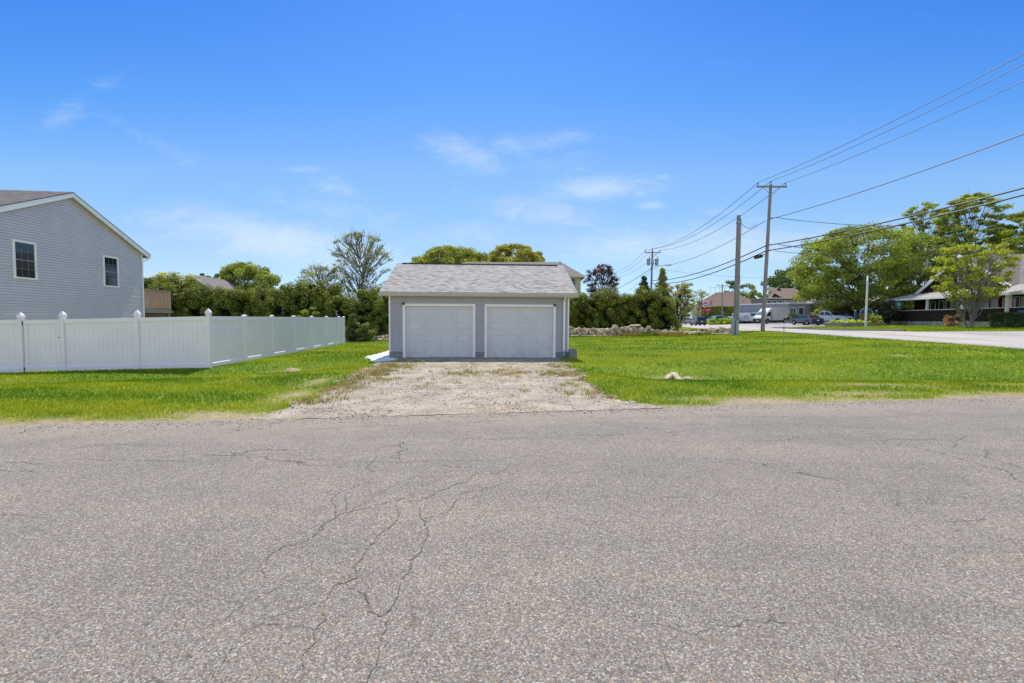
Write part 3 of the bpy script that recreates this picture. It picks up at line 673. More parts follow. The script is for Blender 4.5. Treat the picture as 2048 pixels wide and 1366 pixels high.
for i, p in enumerate(C): crackstrip(cd, [PG(x / 4.018, 860 + y / 4.018, .016) for x, y in p], .012, 80 + i)
for i, p in enumerate([[(600,858),(900,846),(1100,838)],[(1400,850),(1600,848),(1750,856)],[(900,880),(1250,868)],[(1240,838),(1500,832),(1800,836)]]): crackstrip(cd, [PG(x, y, .016) for x, y in p], .012, 95 + i)
obj('crack', cd, pm('crack_dark', (.085, .078, .07), .95, .2), road); obj('crack', ct, pm('crack_sand', (.17, .135, .09), .95, .3), road)
# ================================================================== garage
def siding(mb, x0, x1, z0, z1, course, t=.012, y=0.0, clip=None, wav=0.0, seed=0):
    """lapped boards on a wall facing -y; clip(z)->(xa,xb) for gables"""
    n = max(1, int(round((z1 - z0) / course))); c = (z1 - z0) / n; rr = random.Random(seed)
    for i in range(n):
        a, b = z0 + i * c, z0 + (i + 1) * c
        xa, xb = x0, x1; xc, xd = x0, x1
        if clip:
            p, q = clip(a); xa, xb = max(x0, p), min(x1, q); p, q = clip(b); xc, xd = max(x0, p), min(x1, q)
            if xb - xa < .02: continue
            if xd <= xc: xc = xd = (xc + xd) / 2
        k = 1 if not wav else max(1, int((xb - xa) / .9))
        pts = []
        for j in range(k + 1):
            f = j / k; d = wav * rr.uniform(-1, 1) if 0 < j < k else 0
            lo = xa + (xb - xa) * f; hi = xc + (xd - xc) * f
            pts += [(lo, y + .03, a), (lo, y - t + d, a), (lo, y - t * .9 + d, a + c * .12), (hi, y + d * .4, b - .009)]
        fs = []
        for j in range(k):
            o = 4 * j
            fs += [(o, o+4, o+5, o+1), (o+1, o+5, o+6, o+2), (o+2, o+6, o+7, o+3)]
        mb.add(pts, fs)
g = thing('garage', 'low two-car garage with light grey siding, twin white doors and a grey shingle roof', 'garage', (GX, GY, 0), GR)
GW, GD, GHT = 7.32, 6.8, 2.64
D1, D2, DH = (.63, 3.37), (3.95, 6.69), 2.10
mb = MB()
fz = .25
for a, b in ((0, D1[0]-.1), (D1[1]+.1, D2[0]-.1), (D2[1]+.1, GW)): siding(mb, a, b, fz, 2.2, .1085)
siding(mb, 0, GW, 2.2, GHT, .11)
mb.box(.0, D1[0]-.02, .032, .15, fz, GHT); mb.box(D1[1]+.02, D2[0]-.02, .032, .15, fz, GHT); mb.box(D2[1]+.02, GW, .032, .15, fz, GHT); mb.box(D1[0]-.02, D1[1]+.02, .032, .15, DH+.02, GHT); mb.box(D2[0]-.02, D2[1]+.02, .032, .15, DH+.02, GHT)
mb.box(0, GW, GD-.15, GD, fz, GHT)
RZ = GHT + .14; RS = 5.05 / 12
gp = [(.15, fz), (GD-.15, fz), (GD-.15, GHT), (GD, GHT), (GD/2, GHT + RS*GD/2 - .02), (0.0, GHT), (.15, GHT)]
mb.prism(gp, lambda a, b: (0.0, a, b), lambda a, b: (.15, a, b)); mb.prism(gp, lambda a, b: (GW, a, b), lambda a, b: (GW-.15, a, b))
obj('wall', mb, M['garage_siding'], g)
mb = MB()
for a, b in ((-.02, D1[0]-.102), (D1[1]+.102, D2[0]-.102), (D2[1]+.102, GW+.02)): mb.box(a, b, -.004, .2, -.3, fz)
mb.box(-.02, .2, .2, GD, -.3, fz); mb.box(GW-.2, GW+.02, .2, GD, -.3, fz); mb.box(0, GW, .45, GD-.01, -.3, .02)
obj('foundation', mb, M['concrete'], g, bevel=.008)
# doors
def door_mat():
    m, t, b = newmat('door_white'); tc = t.nodes.new('ShaderNodeTexCoord'); s = t.nodes.new('ShaderNodeSeparateXYZ'); t.links.new(tc.outputs['Object'], s.inputs[0])
    n = noise(t, tc.outputs['Object'], 2.2, 6, .65, .5); n2 = noise(t, tc.outputs['Object'], 1.0, 3)
    low = t.nodes.new('ShaderNodeMapRange'); t.links.new(s.outputs[2], low.inputs['Value']); low.inputs['From Min'].default_value = .62; low.inputs['From Max'].default_value = .1
    gr = math_(t, 'MULTIPLY', ramp(t, n, [(.46, (0, 0, 0)), (.66, (1, 1, 1))]), low.outputs[0])
    c = ramp(t, n2, [(.3, (.58, .58, .60)), (.7, (.63, .625, .635))])
    t.links.new(mixc(t, math_(t, 'MULTIPLY', gr, .3), c, (.22, .21, .20)), b.inputs['Base Color']); b.inputs['Roughness'].default_value = .45; return m
M['door_white'] = door_mat()
def garage_door(x0, x1):
    mb = MB(); yb = .10; w = x1 - x0; secs = 4; sh = DH / secs
    mb.box(x0, x1, yb + .012, yb + .05, .0, DH)
    for i in range(secs):
        z0, z1 = i * sh + .004, (i + 1) * sh - .004
        # section skin with four raised panels: stiles and rails stand proud of the sunk groove
        xs_ = [x0]; pw = (w - .16) / 4
        px = [(x0 + .08 + j * pw + .05, x0 + .08 + (j + 1) * pw - .05) for j in range(4)]
        zb, zt = z0 + .11, z1 - .11
        mb.box(x0, x1, yb, yb + .012, z0, zb); mb.box(x0, x1, yb, yb + .012, zt, z1)
        e = [x0] + [q for p in px for q in p] + [x1]
        for j in range(0, len(e), 2): mb.box(e[j], e[j+1], yb, yb + .0115, zb, zt)
        for a, b in px:
            i0 = .022; A0 = [(a+.006, yb+.0117, zb+.006), (b-.006, yb+.0117, zb+.006), (b-.006, yb+.0117, zt-.006), (a+.006, yb+.0117, zt-.006)]
            B0 = [(a+i0, yb+.001, zb+i0), (b-i0, yb+.001, zb+i0), (b-i0, yb+.001, zt-i0), (a+i0, yb+.001, zt-i0)]
            mb.add(A0 + B0, [(4,5,6,7), (0,1,5,4), (1,2,6,5), (2,3,7,6), (3,0,4,7)])
    d = obj('garage_door', mb, M['door_white'], g)
    s = MB(); s.box(x0, x1, yb - .006, yb + .03, -.03, .0); obj('weather_strip', s, M['black_plastic'], d)
    t_ = MB(); t_.box(x0 - .10, x0, -.022, .099, .0, DH); t_.box(x1, x1 + .10, -.022, .099, .0, DH); t_.box(x0 - .10, x1 + .10, -.024, .099, DH, DH + .10)
    obj('door_trim', t_, M['white_trim'], g, bevel=.004)
garage_door(*D1); garage_door(*D2)
mb = MB(); mb.box(-.025, .035, -.02, -.003, fz-.01, GHT-.03); mb.box(-.025, -.004, -.003, .07, fz-.01, GHT-.03); obj('corner_board', mb, M['white_trim'], g)
mb = MB(); mb.box(GW-.035, GW+.025, -.02, -.003, fz-.01, GHT-.03); mb.box(GW+.004, GW+.025, -.003, .07, fz-.01, GHT-.03); obj('corner_board', mb, M['white_trim'], g)
# roof
OX, OF = .33, .32
mb = MB()
ef = -OF; ez = RZ - RS * OF + 0.02; rz = RZ + RS * GD / 2 + .02; eb = GD + OF
prof = [(ef, ez), (GD/2, rz), (eb, ez), (eb, ez - .03), (GD/2, rz - .035), (ef, ez - .03)]
mb.prism(prof, lambda a, b: (-OX, a, b), lambda a, b: (GW + OX, a, b))
rf = obj('roof', mb, M['roof_garage'], g, uv=True)
mb = MB()
for i in range(30):
    x = -.08 + i * .248
    if x > GW - .1: break
    mb.box(x, x + .24, GD/2 - .13, GD/2 + .13, rz - .03, rz + .004)
obj('ridge_vent', mb, M['black_plastic'], rf)
mb = MB()
mb.box(-OX, GW+OX, ef+.01, ef+.035, ez-.17, ez-.032)          # fascia front
mb.box(-OX, GW+OX, eb-.035, eb-.01, ez-.17, ez-.032)
mb.box(-OX, GW+OX, ef+.037, -.016, ez-.165, ez-.15)          # soffit
mb.box(-OX, GW+OX, GD+.01, eb-.037, ez-.165, ez-.15)
for xx in (-OX + .002, GW + OX - .022):
    mb.prism([(ef+.04, ez-.19), (ef+.04, ez-.034), (GD/2, rz-.038), (eb-.04, ez-.034), (eb-.04, ez-.19), (GD/2, rz-.2)], lambda a, b: (xx, a, b), lambda a, b: (xx+.02, a, b))
obj('fascia', mb, M['white_trim'], g)
mb = MB()
gpf = [(ef-.115, ez-.045), (ef-.115, ez-.075), (ef-.085, ez-.13), (ef-.075, ez-.165), (ef+.005, ez-.165), (ef+.005, ez-.045), (ef-.004, ez-.045), (ef-.004, ez-.155), (ef-.07, ez-.155), (ef-.078, ez-.125), (ef-.108, ez-.072), (ef-.106, ez-.045)]
mb.prism(gpf, lambda a, b: (-OX-.02, a, b), lambda a, b: (GW+OX+.02, a, b)); obj('gutter', mb, M['cream_gutter'], g)
mb = MB(); x = 7.13; w = .04
mb.box(x-w, x+w, -.10, -.03, .27, 2.36)
mb.beam((x, -.065, 2.34), (x, ef-.05, ez-.17), .075, .06, (1, 0, 0)); dn = obj('downspout', mb, M['white_trim'], g, bevel=.006)
mb = MB(); mb.tube([(x, -.065, -.02), (x, -.065, .27)], .052, 12); mb.tube([(x, -.065, .24), (x, -.065, .28)], .058, 12); obj('drain_pipe', mb, M['pipe_teal'], dn, smooth=True)
def floodlight(x, z):
    mb = MB(); mb.tube([(x, -.02, z), (x, -.05, z)], .05, 14); mb.tube([(x, -.05, z), (x, -.085, z - .01)], [.045, .055], 14); mb.ball((x, -.09, z-.012), .05, 12, 6)
    o = obj('wall_lamp', mb, M['black_plastic'], g, smooth=True)
    mb = MB(); mb.tube([(x, -.135, z-.012), (x, -.142, z-.012)], .02, 12); obj('lens', mb, M['glass_dark'], o)
floodlight(D1[0] - .06, DH + .10); floodlight(D2[1] + .05, DH + .08)
# concrete block by the corner
c_, s_ = math.cos(GR), math.sin(GR)
def gw(a, b): return (GX + a * c_ - b * s_, GY + a * s_ + b * c_)
bx_, by_ = gw(7.50, -.06)
mb = MB(); mb.box(-.155, .155, -.15, .15, -.04, .36)
bk = obj('concrete_block', mb, M['concrete'], bevel=.02); bk.location = (bx_, by_, h1(bx_, by_)); bk.rotation_euler = (R(1.5), R(-2), .12)
tag(bk, 'small grey concrete block on the grass at the foot of the garage downspout', 'block')

# ================================================================== white vinyl fence
fn = thing('vinyl_fence', 'tall white vinyl privacy fence with a gate, turning the corner of the lawn', 'fence', (-10.93, 16.4, 0))
FO = Vector((-10.93, 16.4, 0))
M['hinge'] = M['black_plastic']
def fpost(x, y, ztop, gothic, zb):
    mb = MB(); w = .0635; mb.box(x-w, x+w, y-w, y+w, zb - .1, ztop + .035)
    p = obj('post', mb, M['white_vinyl'], fn, bevel=.006)
    mb = MB(); z = ztop + .035
    if gothic:
        for hw, za, zb_ in ((.075, z, z+.02), (.055, z+.02, z+.05), (.078, z+.05, z+.065)): mb.box(x-hw, x+hw, y-hw, y+hw, za, zb_)
        prof = [(.078, z+.065), (.08, z+.10), (.07, z+.14), (.045, z+.19), (.012, z+.235), (.001, z+.245)]
        vs = []; 
        for r_, zz in prof: vs += [(x-r_, y-r_, zz), (x+r_, y-r_, zz), (x+r_, y+r_, zz), (x-r_, y+r_, zz)]
        fs = []
        for i in range(len(prof)-1):
            for k_ in range(4): fs.append((4*i+k_, 4*i+(k_+1) % 4, 4*i+4+(k_+1) % 4, 4*i+4+k_))
        mb.add(vs, fs)
    else:
        for hw, za, zb_ in ((.078, z-.03, z+.012),): mb.box(x-hw, x+hw, y-hw, y+hw, za, zb_)
        mb.add([(x-.078, y-.078, z+.0125), (x+.078, y-.078, z+.0125), (x+.078, y+.078, z+.0125), (x-.078, y+.078, z+.0125), (x, y, z+.045)], [(0,1,4), (1,2,4), (2,3,4), (3,0,4)])
    obj('post_cap', mb, M['white_vinyl'], p)
def fpanel(a, b, za, zb, ha, hb, name='panel', inset=.0635, n=None):
    """a,b plan points (relative), za/zb bottoms, ha/hb tops"""
    d = Vector((b[0]-a[0], b[1]-a[1], 0)); ln = d.length; d.normalize(); nr = Vector((-d.y, d.x, 0))
    def pt(s, off_, top, k): # s along, off across
        f = s / ln; z = (ha + (hb-ha)*f) if top else (za + (zb-za)*f)
        q = Vector((a[0], a[1], 0)) + d * s + nr * off_; return (q.x, q.y, z + k)
    def slab(mb, s0, s1, th, topk0, topk1, t0, t1):
        """t: True=measured from top"""
        v = []
        for s in (s0, s1):
            for o_ in (-th/2, th/2): v += [pt(s, o_, t0, topk0), pt(s, o_, t1, topk1)]
        mb.add(v, [(0,4,5,1), (2,3,7,6), (0,1,3,2), (4,6,7,5), (1,5,7,3), (0,2,6,4)])
    s0, s1 = inset, ln - inset
    mb = MB()
    slab(mb, s0, s1, .09, -.14, 0, True, True)          # top rail
    slab(mb, s0, s1, .09, .03, .17, False, False)      # bottom rail
    def wedge(o0, o1, k0, k1):
        v = []
        for s in (s0, s1): v += [pt(s, o0, False, k0), pt(s, o1, False, k1), pt(s, 0, False, k0)]
        mb.add(v, [(0,3,4,1), (0,1,2), (3,5,4), (1,4,5,2), (0,2,5,3)])
    wedge(-.045, -.012, .1702, .212); wedge(.045, .012, .1702, .212)
    nb = n or max(4, int((s1 - s0) / .155)); w = (s1 - s0) / nb
    for i in range(nb): slab(mb, s0 + i*w + .0022, s0 + (i+1)*w - .0022, .022, .171, -.141, False, True)
    slab(mb, s0, s1, .006, .16, -.13, False, True)
    return obj(name, mb, M['white_vinyl'], fn)
def gz_(p): return h1(p[0] + FO.x, p[1] + FO.y)
front = [(-16.6, -1.05), (-14.2, -.86), (-11.1, -.70), (-8.7, -.66), (-6.27, -.5), (-4.93, -.36), (-2.5, -.14), (0, 0)]
# heights of the rail tops, stepping up to the right
px_ = [(None, 1.38), (None, 1.40), (None, 1.42), (None, 1.43), (42, 1.44), (126, 1.50), (275, 1.56), (418, 1.63)]
fr = [(PX(42, 15.9) - FO.x, -.5), (PX(126, 16.07) - FO.x, -.33), (PX(275, 16.24) - FO.x, -.16), (0, 0)]
frt = [1.445, 1.495, 1.56, 1.63]
d0 = Vector((fr[0][0] - fr[1][0], fr[0][1] - fr[1][1], 0)).normalized() * 2.44
pts_f = [(fr[0][0] + d0.x * k_, fr[0][1] + d0.y * k_) for k_ in (3, 2, 1)] + fr
top_f = [1.36, 1.39, 1.42] + frt
for i, (p, tz) in enumerate(zip(pts_f, top_f)): fpost(p[0], p[1], tz, True, gz_(p))
for i in range(len(pts_f) - 1):
    a, b = pts_f[i], pts_f[i+1]
    if i == 3:     # the gate between the two posts
        gt = fpanel(a, b, gz_(a)+.03, gz_(b)+.03, top_f[i]-.01, top_f[i+1]-.01, 'gate', .09)
        d = Vector((b[0]-a[0], b[1]-a[1], 0)).normalized(); 
        st_ = MB()
        for s in (.10, .17): pass
        A_, B_ = Vector((a[0], a[1], 0)) + d * .15, Vector((b[0], b[1], 0)) - d * .15
        for q, tt_ in ((A_, top_f[i]), (B_, top_f[i+1])): st_.rbox((q.x, q.y, (gz_(a) + .06 + tt_ - .02) / 2), (.11, .054, tt_ - .02 - gz_(a) - .06), math.atan2(d.y, d.x))
        obj('stile', st_, M['white_vinyl'], gt)
        for zz in (gz_(a) + .14, top_f[i] - .1):
            hb_ = MB(); q = Vector((a[0], a[1], 0)) + d * .085; hb_.rbox((q.x, q.y - .036, zz), (.035, .02, .10)); hb_.tube([(q.x, q.y-.046, zz-.055), (q.x, q.y-.046, zz+.055)], .009, 8); obj('hinge', hb_, M['black_plastic'], gt)
        hb_ = MB(); q = Vector((b[0], b[1], 0)) - d * .13; hb_.tube([(q.x, q.y-.03, .85), (q.x, q.y-.055, .85)], .018, 10); hb_.rbox((q.x+.02, q.y-.05, .85), (.05, .012, .014)); obj('latch', hb_, M['metal_grey'], gt)
    else: fpanel(a, b, gz_(a), gz_(b), top_f[i], top_f[i+1])
sp = [(-.06 * 2.44 * k_, 2.44 * k_) for k_ in range(7)] + [(-.06 * 15.7, 15.7)]
for i in range(1, 8): fpost(sp[i][0], sp[i][1], 1.635, False, gz_(sp[i]))
for i in range(7): fpanel(sp[i], sp[i+1], gz_(sp[i]), gz_(sp[i+1]), 1.63, 1.635)

# ================================================================== grey house on the left
HY = 17.25; HX = -21.3 - .1 * (HY - 22)
hs = thing('house', 'two-storey grey clapboard house with white trim and two gable windows', 'house', (HX, HY, 0), R(90 + 5.71))
HWd, HDp, HE = 9.78, 14.0, 5.35; pk = HWd / 2; HS = .425
mb = MB()
def hclip(z):
    if z <= HE: return (0, HWd)
    k_ = (z - HE) / HS; return (k_, HWd - k_)
siding(mb, 0, HWd, -.05, HE + HS * pk, .1205, .017, clip=hclip, wav=.0022, seed=4)
zpk = HE + HS * pk
mb.prism([(0, -.05), (HWd, -.05), (HWd, HE), (pk, zpk), (0, HE)], lambda a, b: (a, .033, b), lambda a, b: (a, .15, b))
mb.box(0, .15, .15, HDp, -.05, HE); mb.box(HWd-.15, HWd, .15, HDp, -.05, HE)
mb.prism([(0, -.05), (HWd, -.05), (HWd, HE), (pk, zpk), (0, HE)], lambda a, b: (a, HDp, b), lambda a, b: (a, HDp-.15, b))
obj('wall', mb, M['house_siding'], hs)
mb = MB(); mb.box(-.02, HWd+.02, -.01, HDp, -.8, -.052); obj('foundation', mb, M['concrete'], hs)
ov = .38
def roofpair(mb, W_, D, e, s_, oe, og, th=.1, y0=None):
    ez_ = e - s_ * oe; z = e + s_ * W_/2
    mb.prism([(-oe, ez_ + .12), (W_/2, z + .12), (W_ + oe, ez_ + .12), (W_ + oe, ez_ + .12 - th), (W_/2, z + .12 - th), (-oe, ez_ + .12 - th)], lambda a, b: (a, -og, b), lambda a, b: (a, D + og, b))
mb = MB(); roofpair(mb, HWd, HDp, HE, HS, .42, .22, .045); rf = obj('roof', mb, M['roof_house'], hs, uv=True)
mb = MB()
ez_ = HE - HS * .42; og = .22
for y0_, y1_ in ((-og + .005, -og + .03),):
    for lo_, hi_ in ((.075, -.165),):
        mb.prism([(-.42, ez_ + .073), (pk, zpk + .073), (HWd+.42, ez_ + .073), (HWd+.42, ez_ - .12), (HWd + .3, ez_ - .12), (pk, zpk - .13), (-.3, ez_ - .12), (-.42, ez_ - .12)], lambda a, b: (a, y0_, b), lambda a, b: (a, y1_, b))
# raking soffit and frieze
mb.prism([(-.4, ez_ - .02), (pk, zpk + .0), (HWd+.4, ez_ - .02), (HWd+.4, ez_ - .035), (pk, zpk - .015), (-.4, ez_ - .035)], lambda a, b: (a, -og + .031, b), lambda a, b: (a, .05, b))
mb.box(HWd + .395, HWd + .415, -og+.031, HDp + .2, ez_ - .12, ez_ + .07); mb.box(HWd + .001, HWd + .394, -og+.031, HDp + .2, ez_ - .12, ez_ - .105)
mb.box(-.415, -.395, -og+.031, HDp + .2, ez_ - .12, ez_ + .07); mb.box(-.394, -.001, -og+.031, HDp + .2, ez_ - .12, ez_ - .105)
obj('rake_board', mb, M['white_trim'], hs)
mb = MB(); mb.box(HWd - .09, HWd + .02, -.028, -.0155, -.06, HE - .05); mb.box(HWd+.001, HWd + .022, -.0155, .10, -.06, HE - .05); obj('corner_board', mb, M['white_trim'], hs)
mb = MB(); mb.tube([(HWd+.30, -.1, ez_ - .12), (HWd+.30, -.1, ez_-.18), (HWd + .09, .06, ez_ - .36), (HWd + .09, .06, 0)], .035, 8); obj('downspout', mb, M['white_trim'], hs)
def window(parent, x, z, w, h, y=-.014, frame=.10, muntin=(3, 2), sash=True, glass='glass_dark', tr='white_trim', depth=.045, name='window'):
    fm = MB(); f = frame
    fm.box(x, x+w, y-depth, y, z+h-f, z+h); fm.box(x, x+w, y-depth-.01, y, z, z+f*.75)
    fm.box(x, x+f, y-depth, y, z+f*.75, z+h-f); fm.box(x+w-f, x+w, y-depth, y, z+f*.75, z+h-f)
    wn = obj(name, fm, M[tr], parent, bevel=.004 if w > .5 else 0)
    gl = MB(); gl.box(x+f, x+w-f, y-.012, y-.004, z+f*.75, z+h-f); obj('pane', gl, M[glass], wn)
    sm = MB(); gx0, gx1, gz0, gz1 = x+f, x+w-f, z+f*.75, z+h-f; mid = (gz0+gz1)/2
    if sash: sm.box(gx0, gx1, y-.034, y-.0125, mid-.022, mid+.022)
    hv = [(gz0, mid-.022), (mid+.022, gz1)] if sash else [(gz0, gz1)]
    for a, b in hv:
        for i in range(1, muntin[0]): xx = gx0 + (gx1-gx0)*i/muntin[0]; sm.box(xx-.006, xx+.006, y-.02, y-.0125, a, b)
        for i in range(1, muntin[1]): zz = a + (b-a)*i/muntin[1]; sm.box(gx0, gx1, y-.0205, y-.0125, zz-.006, zz+.006)
    if sm.v: obj('sash', sm, M['muntin'] if w < 1.3 and sash else M[tr], wn)
    return wn
M['muntin'] = pm('muntin', (.22, .23, .25), .4, .05)
window(hs, 2.01, 3.18, 1.07, 1.65); window(hs, 6.79, 3.17, 1.07, 1.65)
mb = MB(); mb.tube([(.95, -.06, -.1), (.95, -.06, 1.75), (.93, -.06, 1.9), (.82, -.06, 2.0), (.6, -.06, 2.03)], .045, 10); mb.tube([(1.28, -.06, -.1), (1.28, -.06, 1.85), (1.2, -.06, 2.05), (1.05, -.06, 2.13), (.6, -.06, 2.15)], .045, 10)
obj('vent_pipe', mb, pm('pipe_beige', (.34, .33, .30), .5, .1), hs, smooth=True)
# deck behind the house
dk = MB()
x0, x1, yA, yB = HWd + .03, HWd + 2.68, .15, 5.5
dk.box(x0, x1, yA, yB, 2.04, 2.08)
deck = obj('deck', dk, M['wood_deck'], hs)
mb = MB(); mb.box(x0, x1+.08, yA-.05, yA-.005, 1.83, 2.035); mb.box(x1, x1+.045, yA, yB, 1.83, 2.035)
for xx in (x0 + .1, x1 - .12): mb.box(xx, xx+.1, yA+.0, yA+.1, -.3, 1.828)
obj('deck_frame', mb, M['wood_grey'], deck)
mb = MB(); mb.box(x0, x1+.06, yA-.055, yA+.06, 3.23, 3.27); mb.box(x0, x1, yA, yA+.04, 2.2, 2.28); mb.box(x0, x1, yA, yA+.04, 3.10, 3.228)
mb.box(x1 - .05, x1 + .05, yA-.02, yA+.08, 2.081, 3.229); mb.box(x1-.02, x1+.02, yA+.1, yB, 2.2, 2.28); mb.box(x1-.02, x1+.02, yA+.1, yB, 3.10, 3.228)
xx = x0 + .05
while xx < x1 - .12: mb.box(xx, xx+.085, yA-.03, yA-.001, 2.12, 3.20); xx += .137
yy0 = yA + .2
while yy0 < yB: mb.box(x1+.021, x1+.05, yy0, yy0+.085, 2.12, 3.20); yy0 += .137
obj('railing', mb, M['wood_deck'], deck)
mb = MB(); 
for i in range(16):
    a = x0 + .1 + i * .16
    mb.box(a, min(a+.13, x1-.05), yA+.16, yA+.18, -.4, 1.82)
obj('skirt', mb, pm('brown_skirt', (.19, .115, .07), .85, .3, 3, stretch=(8, 8, .6)), deck)

# ================================================================== utility poles and wires
def lean_pts(b, t, n=6): b, t = Vector(b), Vector(t); return [b + (t-b) * i/n for i in range(n+1)]
def pole(name, label, b, t, r0, r1, cat='utility pole'):
    th = thing(name, label, cat, tuple(b)); o = MB(); bb = Vector((0, 0, -.3)); tt = Vector(t) - Vector(b)
    o.tube(lean_pts(bb, tt), list(np.linspace(r0, r1, 7)), 14); obj('pole_shaft', o, M['wood_grey'], th, smooth=False); return th, tt
# first pole
bP = P(1525, 662, 38.0); bP.z = h1(bP.x, bP.y); tP = P(1541.5, 369, 38.0)
p1, t1 = pole('utility_pole', 'tall leaning wooden utility pole with a single crossarm at the edge of the lawn', bP, tP, .165, .11)
def crossarm(par, c, half, rz=0.0, braces=True):
    m_ = MB(); d = Vector((math.cos(rz), math.sin(rz), 0)); n_ = Vector((-d.y, d.x, 0))
    m_.beam(c - d*half - n_*.16, c + d*half - n_*.16, .10, .13); o = obj('crossarm', m_, M['wood_grey'], par)
    if braces:
        m_ = MB()
        for s in (-1, 1): m_.beam(c + d*s*.75 - n_*.22 - Vector((0,0,.06)), c - n_*.2 - Vector((0,0,.75)), .035, .02, (0, 1, 0))
        obj('brace', m_, M['metal_grey'], par)
def insulator(par, c, h=.26, r=.055):
    m_ = MB(); m_.tube([c, c + Vector((0,0,h*.4))], .014, 8); m_.lathe([(r*.6, h*.35), (r, h*.42), (r*.6, h*.55), (r*.95, h*.62), (r*.5, h*.8), (r*.55, h), (.001, h*1.02)], tuple(c), 10)
    return obj('insulator', m_, M['insul'], par, smooth=True)
M['insul'] = pm('insulator_glaze', (.05, .06, .08), .3, .2)
ca = t1 + Vector((-.0, 0, -.22)); crossarm(p1, ca, 1.25)
pins1 = [ca + Vector((-1.13, -.16, .06)), t1 + Vector((0, 0, .0)), ca + Vector((1.13, -.16, .06))]
for q in pins1: insulator(p1, q)
for q, zz in ((1.0, 0), ):
    for a_, v_ in ((.76, 437), (.58, 490), (.55, 501)): m_ = MB(); m_.rbox((t1.x*a_ + .12, -.12, P(1541, v_, 38).z - bP.z), (.24, .11, .11)); obj('bracket', m_, M['metal_grey'], p1)
m_ = MB(); zt = 6.8; 
for zz in (2.9, 3.15): m_ = MB(); m_.rbox((t1.x * zz/t1.z, -.155, zz), (.08, .01, .1)); obj('tag_plate', m_, M['metal_grey'], p1)
# stub pole in front of the wall
bS = P(1470.5, 667, 34.0); bS.z = h1(bS.x, bS.y); tS = P(1477.5, 431, 34.0)
p2, t2 = pole('stub_pole', 'shorter bare pole with conduit and grey meter boxes at the stone wall end', bS, tS, .165, .135)
m_ = MB(); m_.tube([(.16, -.10, 0), (t2.x*.5 + .15, -.12, t2.z*.5)], .045, 8); m_.tube([(t2.x*.49 + .14, -.12, t2.z*.49), (t2.x*.97 + .12, -.13, t2.z*.97)], .03, 8); obj('conduit', m_, M['conduit'], p2, smooth=True)
m_ = MB(); m_.rbox((-.22, -.06, .55), (.20, .2, 1.5)); obj('meter_box', m_, M['conduit'], p2, bevel=.015); m_ = MB(); m_.rbox((.0, -.24, .5), (.17, .12, 1.25)); obj('meter_box', m_, M['conduit'], p2, bevel=.015)
m_ = MB(); m_.tube([(t2.x*.98-.15, -.05, t2.z*.945), (t2.x*.98 - .2, -.1, t2.z*.93), (t2.x*.98-.15, -.15, t2.z*.95)], .02, 6); m_.tube([(t2.x*.95, 0, t2.z*.935), (t2.x*.95, 0, t2.z*.95)], .17, 12); obj('pole_band', m_, M['metal_grey'], p2)
# third pole with transformers and a street lamp
b3 = P(1300, 645, 71.6); b3.z = h1(b3.x, b3.y); t3w = P(1305, 501, 71.6)
p3, t3 = pole('utility_pole', 'distant utility pole carrying grey transformer cans and a cobra-head street lamp', b3, t3w, .19, .13)
ca3 = t3 + Vector((0, 0, -.35)); crossarm(p3, ca3, 1.25)
pins3 = [ca3 + Vector((-1.13, -.16, .06)), t3 + Vector((0, 0, 0)), ca3 + Vector((1.13, -.16, .06))]
for q in pins3: insulator(p3, q, .34, .09)
for sx in (-.62, .66):
    m_ = MB(); zc = P(1305, 524, 71.6).z - b3.z; c = Vector((t3.x*.85 + sx, -.2, zc))
    m_.lathe([(.24, -.55), (.27, -.5), (.27, .42), (.29, .44), (.29, .5), (.2, .55)], tuple(c), 14); tr_ = obj('transformer', m_, M['metal_grey'], p3, smooth=False)
    m_ = MB(); m_.lathe([(.05, .55), (.08, .62), (.05, .68), (.08, .74), (.04, .85)], tuple(c + Vector((.1, 0, 0))), 8); obj('bushing', m_, M['metal_grey'], tr_)
    for k_ in (.3, -.25): m_ = MB(); m_.beam(c + Vector((-sx*.1, 0, k_)), c + Vector((-sx*.75, .1, k_)), .06, .08); obj('mount', m_, M['metal_grey'], tr_)
m_ = MB(); m_.lathe([(.2, -.5), (.2, .4), (.12, .45)], (t3.x*.84 - .05, -.36, zc - .1), 12); obj('transformer', m_, M['metal_grey'], p3)
zl = P(1305, 538, 71.6).z - b3.z; e_ = P(1331, 530.5, 71.6) - b3
lp = MB(); lp.tube([(t3.x*.78, -.15, zl), (t3.x*.78 + .6, -.3, zl + .38), (e_.x - .3, -.4, e_.z + .02), (e_.x, -.4, e_.z)], .03, 8); la = obj('lamp_arm', lp, M['metal_grey'], p3, smooth=True)
lp = MB(); lp.ball((e_.x + .38, -.4, e_.z - .02), .42, 14, 8, (1.0, .45, .32)); lp.tube([(e_.x - .25, -.4, e_.z), (e_.x + .1, -.4, e_.z)], [.05, .1], 10); obj('lamp_head', lp, pm('lamp_head', (.42, .40, .34), .5, .1), la, smooth=True)
